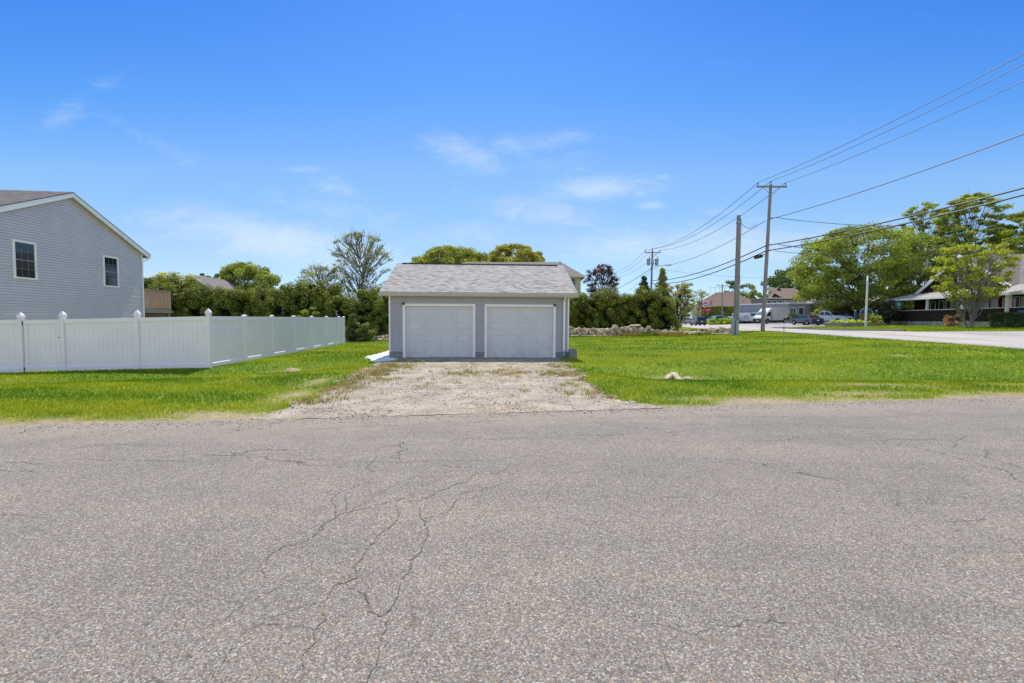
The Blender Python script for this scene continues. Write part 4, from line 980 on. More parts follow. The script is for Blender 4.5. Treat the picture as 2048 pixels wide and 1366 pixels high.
# far poles
def far_pole(u, vtop, vbase, Y, label, half=1.2, arm=True):
    b = P(u, vbase, Y); b.z = h1(b.x, b.y); t_ = P(u, vtop, Y); pp, tt = pole('utility_pole', label, b, t_, .16, .12)
    if arm:
        crossarm(pp, tt + Vector((0, 0, -.3)), half, 0, False)
        for q in (-half+.1, 0, half-.1): insulator(pp, tt + Vector((q, -.16, -.24)), .3, .08)
    return b + tt
t4 = far_pole(1223, 546, 648, 118, 'farthest utility pole with a small crossarm, half hidden by the purple-leaved tree')
t5 = far_pole(1444.5, 569, 644, 104, 'weathered grey pole with one crossarm in front of the brown-roofed store')
def wire(name, label, a, b, sag, r, group=None, n=26, cat='cable'):
    a, b = Vector(a), Vector(b); m_ = MB(); m_.tube([a + (b-a)*(i/n) - Vector((0, 0, 4*sag*(i/n)*(1-i/n))) for i in range(n+1)], r, 5)
    o = obj(name, m_, M['wire']); tag(o, label, cat, group); return o
q1 = [bP + p + Vector((0, 0, .27)) for p in pins1]; q3 = [b3 + p + Vector((0, 0, .34)) for p in pins3]
names = ['left', 'middle', 'right']
for i in range(3):
    nr = Vector((q1[i].x - .1, 2.0, q1[i].z + .15 + (.0 if i != 1 else .0)))
    wire('power_line', ['topmost thin wire running from the leaning pole to the upper right corner', 'thin wire just under the topmost one, from the pin on top of the leaning pole', 'third thin wire from the right end of the leaning pole crossarm'][i], q1[i], nr, .85, .017, 'overhead wires near the camera')
    wire('power_line', ['upper thin wire from the leaning pole crossarm down to the transformer pole', 'middle thin wire from the leaning pole top to the transformer pole top', 'lower thin wire from the leaning pole crossarm to the right of the transformer pole'][i], q1[i], q3[i], 1.25, .02, 'overhead wires beyond the leaning pole')
    wire('power_line', ['upper faint wire leaving the transformer pole to the far left pole', 'middle faint wire leaving the transformer pole to the far left pole', 'lower faint wire leaving the transformer pole to the far left pole'][i], q3[i], t4 + Vector((-1.1 + 1.1*i, 0, -.1 - .4 * i)), 1.2, .022, 'overhead wires beyond the transformer pole')
nA = P(1541, 438, 37.8); nB = P(2048, 293, 19.2); d_ = (nB - nA); nC = nA + d_ * ((2.0 - 37.8) / d_.y); nC.z = 10.3
wire('neutral_wire', 'single sloping wire below the top three, right of the leaning pole', nA, nC, .75, .024)
wire('neutral_wire', 'long drooping wire from the middle of the leaning pole to the transformer pole', nA + Vector((-.3, .2, -.1)), P(1309, 533, 71.4), .9, .022)
c1, c2 = P(1533, 491, 37.8), P(1532, 501.5, 37.8)
def thru(a, b, yend, zend): d = b - a; e = a + d * ((yend - a.y) / d.y); e.z = zend; return e
wire('comm_cable', 'upper thick black cable crossing in front of the right-hand trees', c1, thru(c1, P(2048, 397, 19.0), 2, 7.9), .72, .042)
wire('comm_cable', 'lower thick black cable crossing in front of the right-hand trees', c2, thru(c2, P(2048, 405.5, 18.8), 2, 7.6), .70, .042)
wire('comm_cable', 'upper thick black cable sagging from the leaning pole to the transformer pole', c1, P(1304, 561, 71.4), .75, .045)
wire('comm_cable', 'lower thick black cable with the splice case, sagging from the leaning pole', c2, P(1304, 567, 71.4), .85, .045)
wire('comm_cable', 'dark cable running down left from the transformer pole behind the hedge', P(1303, 536, 71.4), P(1215, 583, 110), .5, .04)
wire('comm_cable', 'thin dark cable below the one running down left from the transformer pole', P(1303, 539, 71.4), P(1222, 592, 112), 1.2, .022)
cs = P(1517, 513.5, 39.2); m_ = MB(); dd = (P(1304, 567, 71.4) - c2).normalized()
m_.tube([cs - dd*.62, cs - dd*.5, cs + dd*.5, cs + dd*.62], [.06, .15, .15, .06], 10); m_.tube([cs - dd*.9 + Vector((0,0,.14)), cs - dd*.9 - Vector((0,0,.0))], .04, 6)
tag(obj('splice_case', m_, M['black_plastic'], smooth=False), 'black splice case clamped on the cable just left of the leaning pole', 'splice case')
wire('service_wire', 'nearly level thin wire from the leaning pole to the tallest trees on the right', P(1549, 435, 37.8), P(2110, 412, 52), 1.35, .022)
wire('service_wire', 'thin wire dipping from the cable bracket of the leaning pole into the maple', P(1556, 489, 37.9), P(2080, 488, 47), 1.0, .026)
wire('service_wire', 'lowest thin wire drooping from the leaning pole in front of the maple crown', P(1549, 502, 37.9), P(1990, 497, 55), .75, .02)
wire('service_wire', 'very thin wire leaving the street lamp side of the transformer pole to the right', P(1309, 537, 71.4), P(1560, 557, 80), .35, .016)
sl = MB(); A0, A1, A2 = P(1481, 445, 34.2), P(1498, 457, 35.4), P(1513, 450, 36.6)
sl.tube([A0, A0.lerp(A1, .5) - Vector((0,0,.08)), A1, A1.lerp(A2, .5), A2], .016, 5); tag(obj('slack_wire', sl, M['wire']), 'short slack loop of wire between the stub pole top and the long drooping wire', 'cable')
# thin steel stake in the lawn
q = P(1567, 683, 24.3); q.z = h1(q.x, q.y); m_ = MB(); zt = P(1567, 653, 24.3).z - q.z
m_.tube([(0, 0, -.1), (0, 0, zt)], .022, 8); m_.tube([(0, 0, zt), (0, 0, zt + .03)], [.03, .03], 8); sk = obj('marker_stake', m_, M['conduit'], smooth=False); sk.location = q; tag(sk, 'thin grey metal stake standing alone in the right lawn', 'stake')
# ================================================================== foliage
def leaves(cen, rad, n, size, col, up=.35, shell=.55, aspect=.6, squash=1.0, rs=None, cvar=.3, rnd=.75):
    """leaf-sized faces spread through ellipsoid clumps. cen (k,3), rad (k,3), n per clump"""
    k = len(cen); N_ = k * n
    d = rng.normal(size=(N_, 3)); d /= np.linalg.norm(d, axis=1, keepdims=True)
    r = shell + (1 - shell) * rng.random(N_) ** .6; r[rng.random(N_) < .25] *= rng.random()
    r *= (1 + .18 * rng.normal(size=N_) * (rng.random(N_) < .3))
    ci = np.repeat(np.arange(k), n)
    p = cen[ci] + d * r[:, None] * rad[ci]
    nr = d + np.array([0, 0, up]) + rng.normal(size=(N_, 3)) * rnd; nr /= np.linalg.norm(nr, axis=1, keepdims=True)
    a = np.cross(nr, rng.normal(size=(N_, 3))); a /= np.linalg.norm(a, axis=1, keepdims=True) + 1e-9; b = np.cross(nr, a)
    s = size * (.6 + .8 * rng.random((N_, 1)))
    V = np.stack([p - a * s * .5, p + b * s * aspect * .5, p + a * s * .5, p - b * s * aspect * .5], 1)
    clump = (1 + cvar * rng.normal(size=(k, 1)) * .6)[ci]; clump = np.clip(clump, .55, 1.5)
    c = np.array(col)[None] * clump * (1 + cvar * .7 * rng.normal(size=(N_, 1)))
    c = np.clip(c * LG, .004, 1); c[:, 0] *= (1 + .12 * rng.normal(size=N_)).clip(.6, 1.5)
    return V, c.clip(0, 1)
LG = np.array([1.95, 1.75, 1.35])
def leaf_obj(name, parts, mat, parent):
    V = np.concatenate([v for v, c in parts]); C_ = np.concatenate([c for v, c in parts]); n = len(V)
    return npmesh(name, V.reshape(-1, 3), np.arange(4 * n).reshape(n, 4), mat, parent, col=np.repeat(C_, 4, 0))
def limb(mb, a, b, r0, r1, bend=.12, n=6, seg=5, rr=random):
    a, b = Vector(a), Vector(b); L_ = (b - a).length; pts = []
    o = Vector((rr.uniform(-1, 1), rr.uniform(-1, 1), rr.uniform(-.2, .5))) * L_ * bend
    for i in range(seg + 1):
        t_ = i / seg; pts.append(a.lerp(b, t_) + o * math.sin(math.pi * t_) + Vector((rr.gauss(0, 1), rr.gauss(0, 1), rr.gauss(0, 1))) * L_ * .015 * (0 < i < seg))
    mb.tube(pts, list(np.linspace(r0, r1, seg + 1)), n, cap=False); return pts
def tree(name, label, cat, x, y, ht, rad, cb, col, nc=45, csz=.2, nl=420, ls=.28, trunk_r=.25, shape='round', bark='bark', mat='leaf', seed=1, group=None, stems=1, up=.35, flat=.62, lean=(0, 0), shell=.5, cvar=.3, trunk_top=.55, twigs=0, ry=None, thin=1.0):
    """a trunk with limbs reaching into leaf clumps; rad = crown radius, cb = height of the crown's underside"""
    rr = random.Random(seed); global rng; rng = np.random.default_rng(seed * 17 + 3)
    z0 = h1(x, y); th = thing(name, label, cat, (x, y, z0 - .05), 0, group)
    cen = []; tries = 0; cz = (ht + cb) / 2; hz = (ht - cb) / 2; mind = csz * rad * (2.6 / max(1, nc) ** .15) * .30; ryy = ry or rad
    while len(cen) < nc and tries < 9000:
        tries += 1
        a = rr.uniform(0, 2 * math.pi); q = rr.uniform(-1, 1); rho = rr.uniform(.35, 1) ** .6
        if shape == 'round': rx = math.sqrt(max(0, 1 - q*q)) if q > -.3 else math.sqrt(1 - .09) * (1 - .35 * (-.3 - q)/.7)
        elif shape == 'cone': rx = (1 - q) / 2 + .06
        elif shape == 'umbrella': rx = math.sqrt(max(0, 1 - max(q, 0)**2)) ; q = max(q, -.5 * rr.random())
        elif shape == 'vase': rx = .35 + .65 * math.sqrt(max(0, 1 - ((q - .25)/1.25)**2)) if q > -.95 else .4
        elif shape == 'spread': rx = math.sqrt(max(0, 1 - q ** 2.4)) if q > 0 else 1 - .30 * q * q
        elif shape == 'column': rx = .75 + .25 * math.cos(q * 2)
        p = (math.cos(a) * rx * rho * rad, math.sin(a) * rx * rho * ryy, cz + q * hz * (.95 if shape != 'cone' else 1) * (1 if rho > .3 else .8))
        if all((p[0]-c[0])**2 + (p[1]-c[1])**2 + ((p[2]-c[2]) * 1.3)**2 > mind*mind for c in cen): cen.append(p)
    mb = MB()
    tops = []
    for s in range(stems):
        ang = 2 * math.pi * s / max(stems, 1) + rr.random(); sp = (0 if stems == 1 else .35)
        tp = Vector((lean[0] + math.cos(ang) * sp * rad * .8, lean[1] + math.sin(ang) * sp * rad * .8, cb + (ht - cb) * trunk_top))
        bp = Vector((math.cos(ang) * trunk_r * .5 * (stems > 1), math.sin(ang) * trunk_r * .5 * (stems > 1), -.3))
        tops.append(limb(mb, bp, tp, trunk_r * (1 if stems == 1 else .6), trunk_r * .22, .05, 9, 8, rr))
    if stems == 1: mb.lathe([(trunk_r * 1.45, -.3), (trunk_r * 1.15, .15), (trunk_r * .98, .6)], (0, 0, 0), 9)
    for c in cen:
        st_ = min((t_ for t_ in tops), key=lambda t_: (Vector(c) - t_[-1]).xy.length); zt = c[2] - .35 * (ht - cb) * rr.uniform(.5, 1.1) - .1 * (ht - cb)
        j = min(range(1, len(st_)), key=lambda j: abs(st_[j].z - zt)); a = st_[j]
        r0 = trunk_r * (.30 - .028 * j) ; pts = limb(mb, a, c, max(r0, .03), .02, .12, 5, 5, rr)
        for _ in range(twigs):
            b_ = Vector(c) + Vector((rr.gauss(0, .5), rr.gauss(0, .5), rr.uniform(.1, .9))) * csz * rad * 1.7; limb(mb, pts[rr.randint(2, 4)], b_, .035, .012, .12, 4, 3, rr)
    obj('trunk', mb, M[bark], th, smooth=True)
    cen = np.array(cen); k = len(cen)
    R0 = csz * rad * (.75 + .5 * rng.random((k, 1))) * np.array([[1, 1, flat]])
    leaf_obj('crown', [leaves(cen, R0, int(nl * thin), ls, col, up, shell, cvar=cvar)], M[mat], th)
    return th
GL = (.115, .165, .018); GM = (.085, .135, .018); GD_ = (.05, .085, .015); GY_ = (.19, .225, .022); GO = (.15, .17, .035); GPUR = (.05, .028, .035); GGREY = (.14, .17, .07)

# ---- arborvitae hedge plants: three built, then copied along the row
def arbor(name, label, ht, rad, seed, group, col=(.105, .13, .011)):
    rr = random.Random(seed); global rng; rng = np.random.default_rng(seed)
    th = thing(name, label, 'shrub', (0, 0, 0), 0, group)
    mb = MB(); limb(mb, (0, 0, -.2), (0, 0, ht * .8), .09, .03, .02, 7, 5, rr); obj('trunk', mb, M['bark'], th)
    cen, rd = [], []
    for i in range(100):
        q = rr.random() ** .85; z = .15 + q * (ht - .45); a = rr.uniform(0, 6.283)
        pr = rad * (1.02 - .55 * (z / ht) ** 2.2) * (1 + .12 * math.sin(3 * a + seed) + .1 * math.sin(z * 3 + a)); rho = rr.uniform(.74, 1.08)
        cen.append((math.cos(a) * pr * rho, math.sin(a) * pr * rho, z)); s = rr.uniform(.17, .36) * rad / 1.2; rd.append((s, s, s * 1.2))
    A_ = leaves(np.array(cen), np.array(rd), 170, .115, col, .25, .75, .5, cvar=.42, rnd=.45)
    # inner sprays coloured near black: shade of the hollows painted in, gaps not see-through
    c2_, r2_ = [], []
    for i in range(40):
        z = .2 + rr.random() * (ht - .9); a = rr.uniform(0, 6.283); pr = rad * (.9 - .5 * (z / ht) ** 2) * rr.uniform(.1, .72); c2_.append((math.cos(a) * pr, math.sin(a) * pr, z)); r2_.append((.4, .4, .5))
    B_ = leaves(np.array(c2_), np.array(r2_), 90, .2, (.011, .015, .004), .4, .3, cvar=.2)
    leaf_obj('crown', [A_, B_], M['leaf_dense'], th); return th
LH = 'arborvitae of the left hedge, behind the white fence'; RH = 'arborvitae of the right hedge, behind the stone wall'
protos = [arbor('arborvitae', 'x', 4.5, 1.35, s, LH) for s in (3, 4, 5)]
left_row = [(333, 562, 38.5), (368, 548, 40.0), (398, 566, 39), (430, 574, 40), (462, 573, 39), (495, 572, 40), (528, 572, 39.2), (560, 578, 38.6), (590, 565, 39.5), (622, 558, 39), (655, 566, 39.6), (684, 588, 38.6), (712, 600, 39.3), (742, 573, 38.2), (772, 570, 39.4), (800, 575, 39.8), (306, 548, 44)]
right_row = [(1128, 588, 39.6), (1152, 583, 40.2), (1180, 584, 40.6), (1210, 575, 40), (1240, 586, 40.6), (1268, 586, 41.0), (1296, 572, 40.2), (1320, 592, 40.0)]
ordn = ['first', 'second', 'third', 'fourth', 'fifth', 'sixth', 'seventh', 'eighth', 'ninth', 'tenth', 'eleventh', 'twelfth', 'thirteenth', 'fourteenth', 'fifteenth', 'sixteenth']
ci_ = 0
def put_arbor(u, vt, Y, label, grp, wide=1.0):
    global ci_
    pr = protos[ci_ % 3]; first = ci_ < 3
    x = PX(u, Y); z = h1(x, Y); ht = P(u, vt, Y).z - z
    o = pr if first else copy_tree(pr)
    k = ht / 4.5; o.location = (x, Y, z - .05); o.scale = (wide, wide, k); o.rotation_euler = (0, 0, ci_ * 2.4); o['label'] = label; o['group'] = grp; ci_ += 1
for i, (u, vt, Y) in enumerate(left_row):
    if i == 16: put_arbor(u, vt, Y, 'arborvitae seen over the deck railing beside the grey house', LH, 1.3)
    elif i == 15: put_arbor(u, vt, Y, 'last dark arborvitae of the left hedge, mostly hidden behind the garage corner', LH, 1.1)
    else: put_arbor(u, vt, Y, f'{ordn[i]} arborvitae of the left hedge counted from the deck', LH, 1.12 if i != 9 else 1.25)
for i, (u, vt, Y) in enumerate(right_row): put_arbor(u, vt, Y, f'{ordn[i]} arborvitae of the right hedge counted from the garage', RH, 1.15)
# low bushes at the end of the fence and in front of the hedge
def bush(name, label, u, vt, Y, rad, col, seed, nl=260, nc=22, ls=.11, shape='round', mat='leaf', group=None, cb=.05, csz=.34, bark='bark', vb=None):
    x = PX(u, Y); z = h1(x, Y); return tree(name, label, 'shrub', x, Y, P(u, vt, Y).z - z, rad, cb, col, nc, csz, nl, ls, .04, shape, bark, mat, seed, group, stems=1, trunk_top=.6)
bush('pine_bush', 'soft young evergreen bush just behind the far end of the white fence', 705, 628, 34.6, .8, (.085, .125, .03), 31, nc=70, shape='cone', csz=.2, nl=110)
bush('pine_bush', 'low round evergreen bush beside the left stone pile', 724, 645, 35.0, .95, (.10, .14, .025), 32, nc=22)
bush('ivy_bush', 'bright green lower bush bulging from the middle of the left hedge', 625, 606, 36.4, 1.0, (.15, .19, .02), 33, nl=220, nc=26, csz=.3)
# ---- named trees, left to right
def T(name, label, u, vt, Y, radpx, cbv, col, cat='tree', **k):
    x = PX(u, Y); z = h1(x, Y); return tree(name, label, cat, x, Y, P(u, vt, Y).z - z, radpx * Y / F, P(u, cbv, Y).z - z, col, **k)
T('broadleaf_tree', 'pale wispy tree showing above the hedge right of the grey house', 352, 545, 56, 44, 600, (.24, .25, .11), nc=40, csz=.22, nl=110, ls=.2, seed=41, shell=.2, trunk_r=.15)
T('broadleaf_tree', 'small dark-topped tree behind the grey gabled roof', 422, 541, 72, 17, 590, GM, nc=24, csz=.3, nl=260, ls=.22, seed=42, shape='vase')
T('willow_tree', 'light green willow-like tree with a domed crown left of the bare-limbed tree', 497, 531, 70, 56, 595, (.14, .18, .03), nc=70, csz=.2, nl=420, ls=.26, seed=43, trunk_r=.3, shape='round', flat=.9)
T('broadleaf_tree', 'sparse young tree with few leaves left of the bare-limbed tree', 640, 531, 46.5, 52, 590, (.17, .20, .09), nc=70, csz=.16, nl=60, ls=.13, seed=44, shell=.15, twigs=2, trunk_r=.10, bark='bark_pale', shape='round', up=.1)
T('bare_tree', 'tall bare-limbed tree with thin new leaves left of the garage roof', 722, 463, 47.5, 64, 588, (.13, .155, .075), nc=120, csz=.13, nl=60, ls=.14, seed=45, shell=.1, twigs=2, trunk_r=.17, bark='bark_pale', shape='round', up=.1, trunk_top=.55, stems=1)
T('locust_tree', 'flat-topped yellow-green tree behind the left half of the garage roof', 905, 497, 62, 78, 560, (.17, .205, .03), nc=170, csz=.15, nl=230, ls=.22, seed=46, shape='umbrella', trunk_r=.3)
T('locust_tree', 'rounded yellow-green tree above the ridge of the yellow house', 1028, 490, 66, 60, 560, (.18, .20, .035), nc=170, csz=.15, nl=230, ls=.22, seed=47, shape='umbrella', trunk_r=.3)
T('purple_tree', 'dark purple-leaved tree between the yellow house and the transformer pole', 1203, 527, 57, 35, 600, GPUR, nc=85, csz=.2, nl=80, ls=.17, seed=48, shape='round', trunk_r=.16, twigs=1, shell=.2, cvar=.4)
T('pine_tree', 'small dark pine just left of the transformer pole', 1286, 553, 66, 22, 610, (.05, .085, .03), nc=110, csz=.17, nl=70, ls=.2, seed=49, shape='cone', trunk_r=.15)
T('broadleaf_tree', 'upright bushy tree immediately right of the transformer pole', 1323, 537, 49, 26, 645, (.16, .185, .05), nc=130, csz=.19, nl=90, ls=.17, seed=50, shape='cone', trunk_r=.12, shell=.3)
T('broadleaf_tree', 'loose grey-green flowering tree above the far end of the stone wall', 1355, 566, 52, 29, 640, (.22, .235, .12), nc=72, csz=.22, nl=95, ls=.17, seed=51, shell=.2, twigs=2, trunk_r=.12, shape='vase')
T('broadleaf_tree', 'thin treetop left of the brown-roofed store', 1398, 580, 114, 22, 630, (.15, .19, .06), nc=34, csz=.25, nl=110, ls=.2, seed=52, shell=.2)
T('pine_tree', 'open-branched pine behind the brown-roofed store, left of the stub pole', 1463, 561, 150, 17, 600, (.06, .09, .035), nc=26, csz=.3, nl=120, ls=.4, seed=53, shape='vase', trunk_r=.25)
T('broadleaf_tree', 'pale loose tree behind the store between the stub pole and the leaning pole', 1490, 569, 150, 21, 605, (.15, .19, .08), nc=30, csz=.28, nl=150, ls=.4, seed=54, trunk_r=.25)
T('broadleaf_tree', 'small round green tree left of the leaning pole', 1512, 585, 140, 18, 625, GM, nc=26, csz=.3, nl=220, ls=.4, seed=55, trunk_r=.25)
T('broadleaf_tree', 'yellow-green tree half hidden by the leaning pole', 1536, 586, 130, 16, 632, GL, nc=26, csz=.3, nl=220, ls=.38, seed=56, trunk_r=.25)
T('broadleaf_tree', 'broad dark tree mass behind the brown gabled building', 1590, 537, 150, 55, 600, GD_, nc=80, csz=.2, nl=330, ls=.5, seed=57, trunk_r=.4)
T('broadleaf_tree', 'dark tree filling the gap left of the maple above the brown gable', 1640, 552, 135, 34, 615, (.06, .10, .016), nc=40, csz=.26, nl=300, ls=.45, seed=58, trunk_r=.35)
MAPLE = dict(nc=210, csz=.15, nl=280, ls=.26, flat=.52, cvar=.4)
T('maple_tree', 'large spreading maple behind the blue sign and the parked pickup', 1712, 455, 69, 118, 622, (.125, .17, .02), seed=60, trunk_r=.5, shape='spread', trunk_top=.35, **MAPLE)
T('broadleaf_tree', 'tall open-crowned tree rising above the gap between maple and restaurant', 1838, 404, 86, 42, 520, (.15, .195, .03), nc=95, csz=.17, nl=150, ls=.3, seed=61, trunk_r=.3, shape='round', flat=.5, shell=.3, twigs=1)
T('broadleaf_tree', 'bushy mid-height tree between the maple and the restaurant gable', 1838, 470, 80, 62, 628, (.125, .175, .02), nc=170, csz=.16, nl=280, ls=.3, seed=62, trunk_r=.35, shape='spread', flat=.55)
T('broadleaf_tree', 'tallest tree in the picture, behind the restaurant', 1932, 384, 88, 58, 560, (.15, .20, .028), nc=200, csz=.15, nl=190, ls=.3, seed=63, trunk_r=.4, shape='spread', flat=.45, shell=.35, twigs=1)
T('broadleaf_tree', 'tree cut by the right edge above the restaurant roof', 2050, 418, 80, 66, 560, (.15, .20, .025), nc=150, csz=.16, nl=240, ls=.3, seed=64, trunk_r=.4, shape='spread', flat=.5)
T('broadleaf_tree', 'dark leafy tree close behind the left end of the restaurant roof', 1790, 530, 76, 36, 636, (.06, .10, .015), nc=50, csz=.24, nl=330, ls=.28, seed=65, trunk_r=.25)
T('broadleaf_tree', 'shaded tree filling in behind the restaurant roof', 1985, 500, 92, 70, 600, (.05, .085, .014), nc=50, csz=.24, nl=330, ls=.38, seed=66, trunk_r=.35)
T('lawn_tree', 'bright yellow-green several-stemmed tree on the lawn in front of the restaurant', 1938, 485, 44, 62, 600, (.20, .245, .02), nc=150, csz=.14, nl=90, ls=.18, seed=67, trunk_r=.2, stems=4, shape='vase', flat=.6, shell=.3, twigs=1, bark='bark_pale', cvar=.25)
T('lawn_tree_low', 'x', 1938, 570, 43.6, 70, 608, (.21, .25, .02), nc=34, csz=.16, nl=140, ls=.18, seed=68, trunk_r=.05, shape='umbrella', flat=.35, shell=.3) if False else None
# clipped hedge at the right edge, dark bush by the porch, bare shrub, planter plants
def hedgebox(name, label, pts, depth, z0, z1, col, n, ls, cat='hedge', mat='leaf_dense', seed=5, core=True, up=.5):
    """pts: two plan points of the front edge"""
    global rng; rng = np.random.default_rng(seed)
    a, b = Vector((pts[0][0], pts[0][1], 0)), Vector((pts[1][0], pts[1][1], 0)); d = b - a; Ln = d.length; d.normalize(); nr = Vector((-d.y, d.x, 0))
    th = thing(name, label, cat, (a.x, a.y, z0))
    s = rng.random(n) * Ln; w = rng.random(n) * depth; z = rng.random(n) * (z1 - z0)
    f = rng.integers(0, 4, n); w = np.where(f == 0, rng.random(n) * .12, w); w = np.where(f == 1, depth - rng.random(n) * .12, w); z = np.where(f == 2, (z1 - z0) - rng.random(n) * .12, z); z = np.where(f == 3, (z1 - z0) * rng.random(n), z); w = np.where(f == 3, rng.random(n) * .2, w)
    z = z + (vnoise(s, w, .8, seed) - .5) * .22 * (z / (z1 - z0)); w = w + (vnoise(s, z, .6, seed + 1) - .5) * .2
    p = np.stack([s * d.x + w * nr.x, s * d.y + w * nr.y, z], -1)
    nv = rng.normal(size=(n, 3)) + np.array([0, -.3, up]); nv /= np.linalg.norm(nv, axis=1, keepdims=True)
    A1 = np.cross(nv, rng.normal(size=(n, 3))); A1 /= np.linalg.norm(A1, axis=1, keepdims=True); B1 = np.cross(nv, A1); sz = ls * (.6 + .8 * rng.random((n, 1)))
    V = np.stack([p - A1 * sz * .5, p + B1 * sz * .3, p + A1 * sz * .5, p - B1 * sz * .3], 1)
    c = LG * np.array(col)[None] * (1 + .3 * rng.normal(size=(n, 1))) * (.7 + .6 * vnoise(s, z, 1.1, seed + 2))[:, None]
    leaf_obj('foliage', [(V, c.clip(.004, 1))], M[mat], th)
    return th
# ---- stone walls
def stone(mb, c, r, rr, sq=None):
    bm_v = []
    base = [(-1,-1,-1),(1,-1,-1),(1,1,-1),(-1,1,-1),(-1,-1,1),(1,-1,1),(1,1,1),(-1,1,1)]
    sx, sy, sz = sq or (rr.uniform(.75, 1.35), rr.uniform(.75, 1.1), rr.uniform(.5, .85))
    m = Matrix.Rotation(rr.uniform(0, 6.28), 3, 'Z') @ Matrix.Rotation(rr.gauss(0, .3), 3, 'X') @ Matrix.Rotation(rr.gauss(0, .3), 3, 'Y')
    # a chamfered, jittered block: 24 corner points
    vs, o = [], len(mb.v); idx = {}
    k = rr.uniform(.5, .75)
    for i, b in enumerate(base):
        j = [rr.uniform(.78, 1.12) for _ in range(3)]
        for ax_ in range(3):
            p = [b[0]*j[0], b[1]*j[1], b[2]*j[2]]
            q = [p[t_] * (1 if t_ == ax_ else k) for t_ in range(3)]
            v = m @ Vector((q[0]*sx*r, q[1]*sy*r, q[2]*sz*r)); vs.append((c[0]+v.x, c[1]+v.y, c[2]+v.z)); idx[(i, ax_)] = len(vs) - 1
    F = []
    faces = [((0,3,7,4),0),((1,5,6,2),0),((0,4,5,1),1),((3,2,6,7),1),((0,1,2,3),2),((4,7,6,5),2)]
    for f_, ax_ in faces: F.append(tuple(idx[(i, ax_)] for i in f_))
    ed = [(0,1,(1,2)),(3,2,(1,2)),(4,5,(1,2)),(7,6,(1,2)),(0,3,(0,2)),(1,2,(0,2)),(4,7,(0,2)),(5,6,(0,2)),(0,4,(0,1)),(1,5,(0,1)),(2,6,(0,1)),(3,7,(0,1))]
    for i, j_, (a, b) in ed: F.append((idx[(i,a)], idx[(j_,a)], idx[(j_,b)], idx[(i,b)]))
    for i in range(8): F.append((idx[(i,0)], idx[(i,1)], idx[(i,2)]))
    mb.add(vs, F)
def stonemat():
    m, t, b = newmat('fieldstone'); tc = t.nodes.new('ShaderNodeTexCoord'); geo = t.nodes.new('ShaderNodeNewGeometry')
    c = ramp(t, geo.outputs['Random Per Island'], [(0, (.10, .085, .07)), (.2, (.34, .29, .22)), (.45, (.46, .41, .33)), (.7, (.26, .235, .20)), (.85, (.52, .47, .40)), (1, (.30, .23, .16))])
    c = mixc(t, .8, c, ramp(t, noise(t, tc.outputs['Object'], 7, 6, .7), [(.3, (.5, .5, .5)), (.55, (1, 1, 1)), (.75, (1.4, 1.38, 1.3))]), 'MULTIPLY')
    li = noise(t, tc.outputs['Object'], 3.0, 5, .7, .4); c = mixc(t, ramp(t, li, [(.55, (0, 0, 0)), (.7, (.6, .6, .6))]), c, (.40, .37, .27)); c = mixc(t, 1.0, c, (1.5, 1.35, 1.1), 'MULTIPLY')
    t.links.new(c, b.inputs['Base Color']); b.inputs['Roughness'].default_value = .95; b.inputs['Specular IOR Level'].default_value = .15; bump(t, noise(t, tc.outputs['Object'], 14, 6), .8, .03, b); return m
M['fieldstone'] = stonemat()
def stone_wall(name, label, pts, hfun, dens, seed, rmin=.10, rmax=.3):
    rr = random.Random(seed); mb = MB(); a, b = pts; Ln = math.hypot(b[0]-a[0], b[1]-a[1]); d = ((b[0]-a[0])/Ln, (b[1]-a[1])/Ln); nr = (-d[1], d[0])
    n = int(Ln * dens)
    for i in range(n):
        s = rr.random() * Ln; hh = hfun(s / Ln) * rr.uniform(.85, 1.1); zf = rr.random(); z = zf * hh; w = (.5 - .22 * zf) * rr.uniform(-1, 1)
        r = rmin + (rmax - rmin) * rr.random() ** 1.8; r = min(r, .1 + .5 * hh)
        if rr.random() < .03: r *= 1.5
        x = a[0] + d[0]*s + nr[0]*w; y = a[1] + d[1]*s + nr[1]*w
        stone(mb, (x, y, h1(x, y) + max(r*.3, z - r*.3)), r, rr)
    for i in range(int(n * .35)):     # fallen and small stones at the foot
        s = rr.random() * Ln; w = -rr.uniform(.35, .8); x = a[0] + d[0]*s + nr[0]*w; y = a[1] + d[1]*s + nr[1]*w; stone(mb, (x, y, h1(x, y) + .04), rr.uniform(.06, .14), rr)
    o = obj(name, mb, M['fieldstone']); return tag(o, label, 'stone wall')
def hr(f): return (.66 + .07 * math.sin(f * 19)) if f < .52 else (.50 - .12 * (f - .52) / .2 if f < .72 else (.34 + .06 * math.sin(f * 30) if f < .84 else .55 - 1.2 * max(0, f - .93)))
wy = lambda x: 36.9 + .065 * (x - 4.6)
x0w, x1w = 3.6, PX(1462, 37.8)
stone_wall('stone_wall', 'rough grey fieldstone wall running from the garage to the stub pole', ((x0w, wy(x0w)), (x1w, wy(x1w))), hr, 150, 3, .06, .19)
xa_, xb_ = PX(688, 36.0), PX(790, 36.2)
stone_wall('stone_wall', 'short low stretch of tumbled fieldstones between the fence end and the garage', ((xa_, 36.0), (xb_, 36.3)), lambda f: .34 + .1 * math.sin(f * 9) , 130, 9, .05, .14)
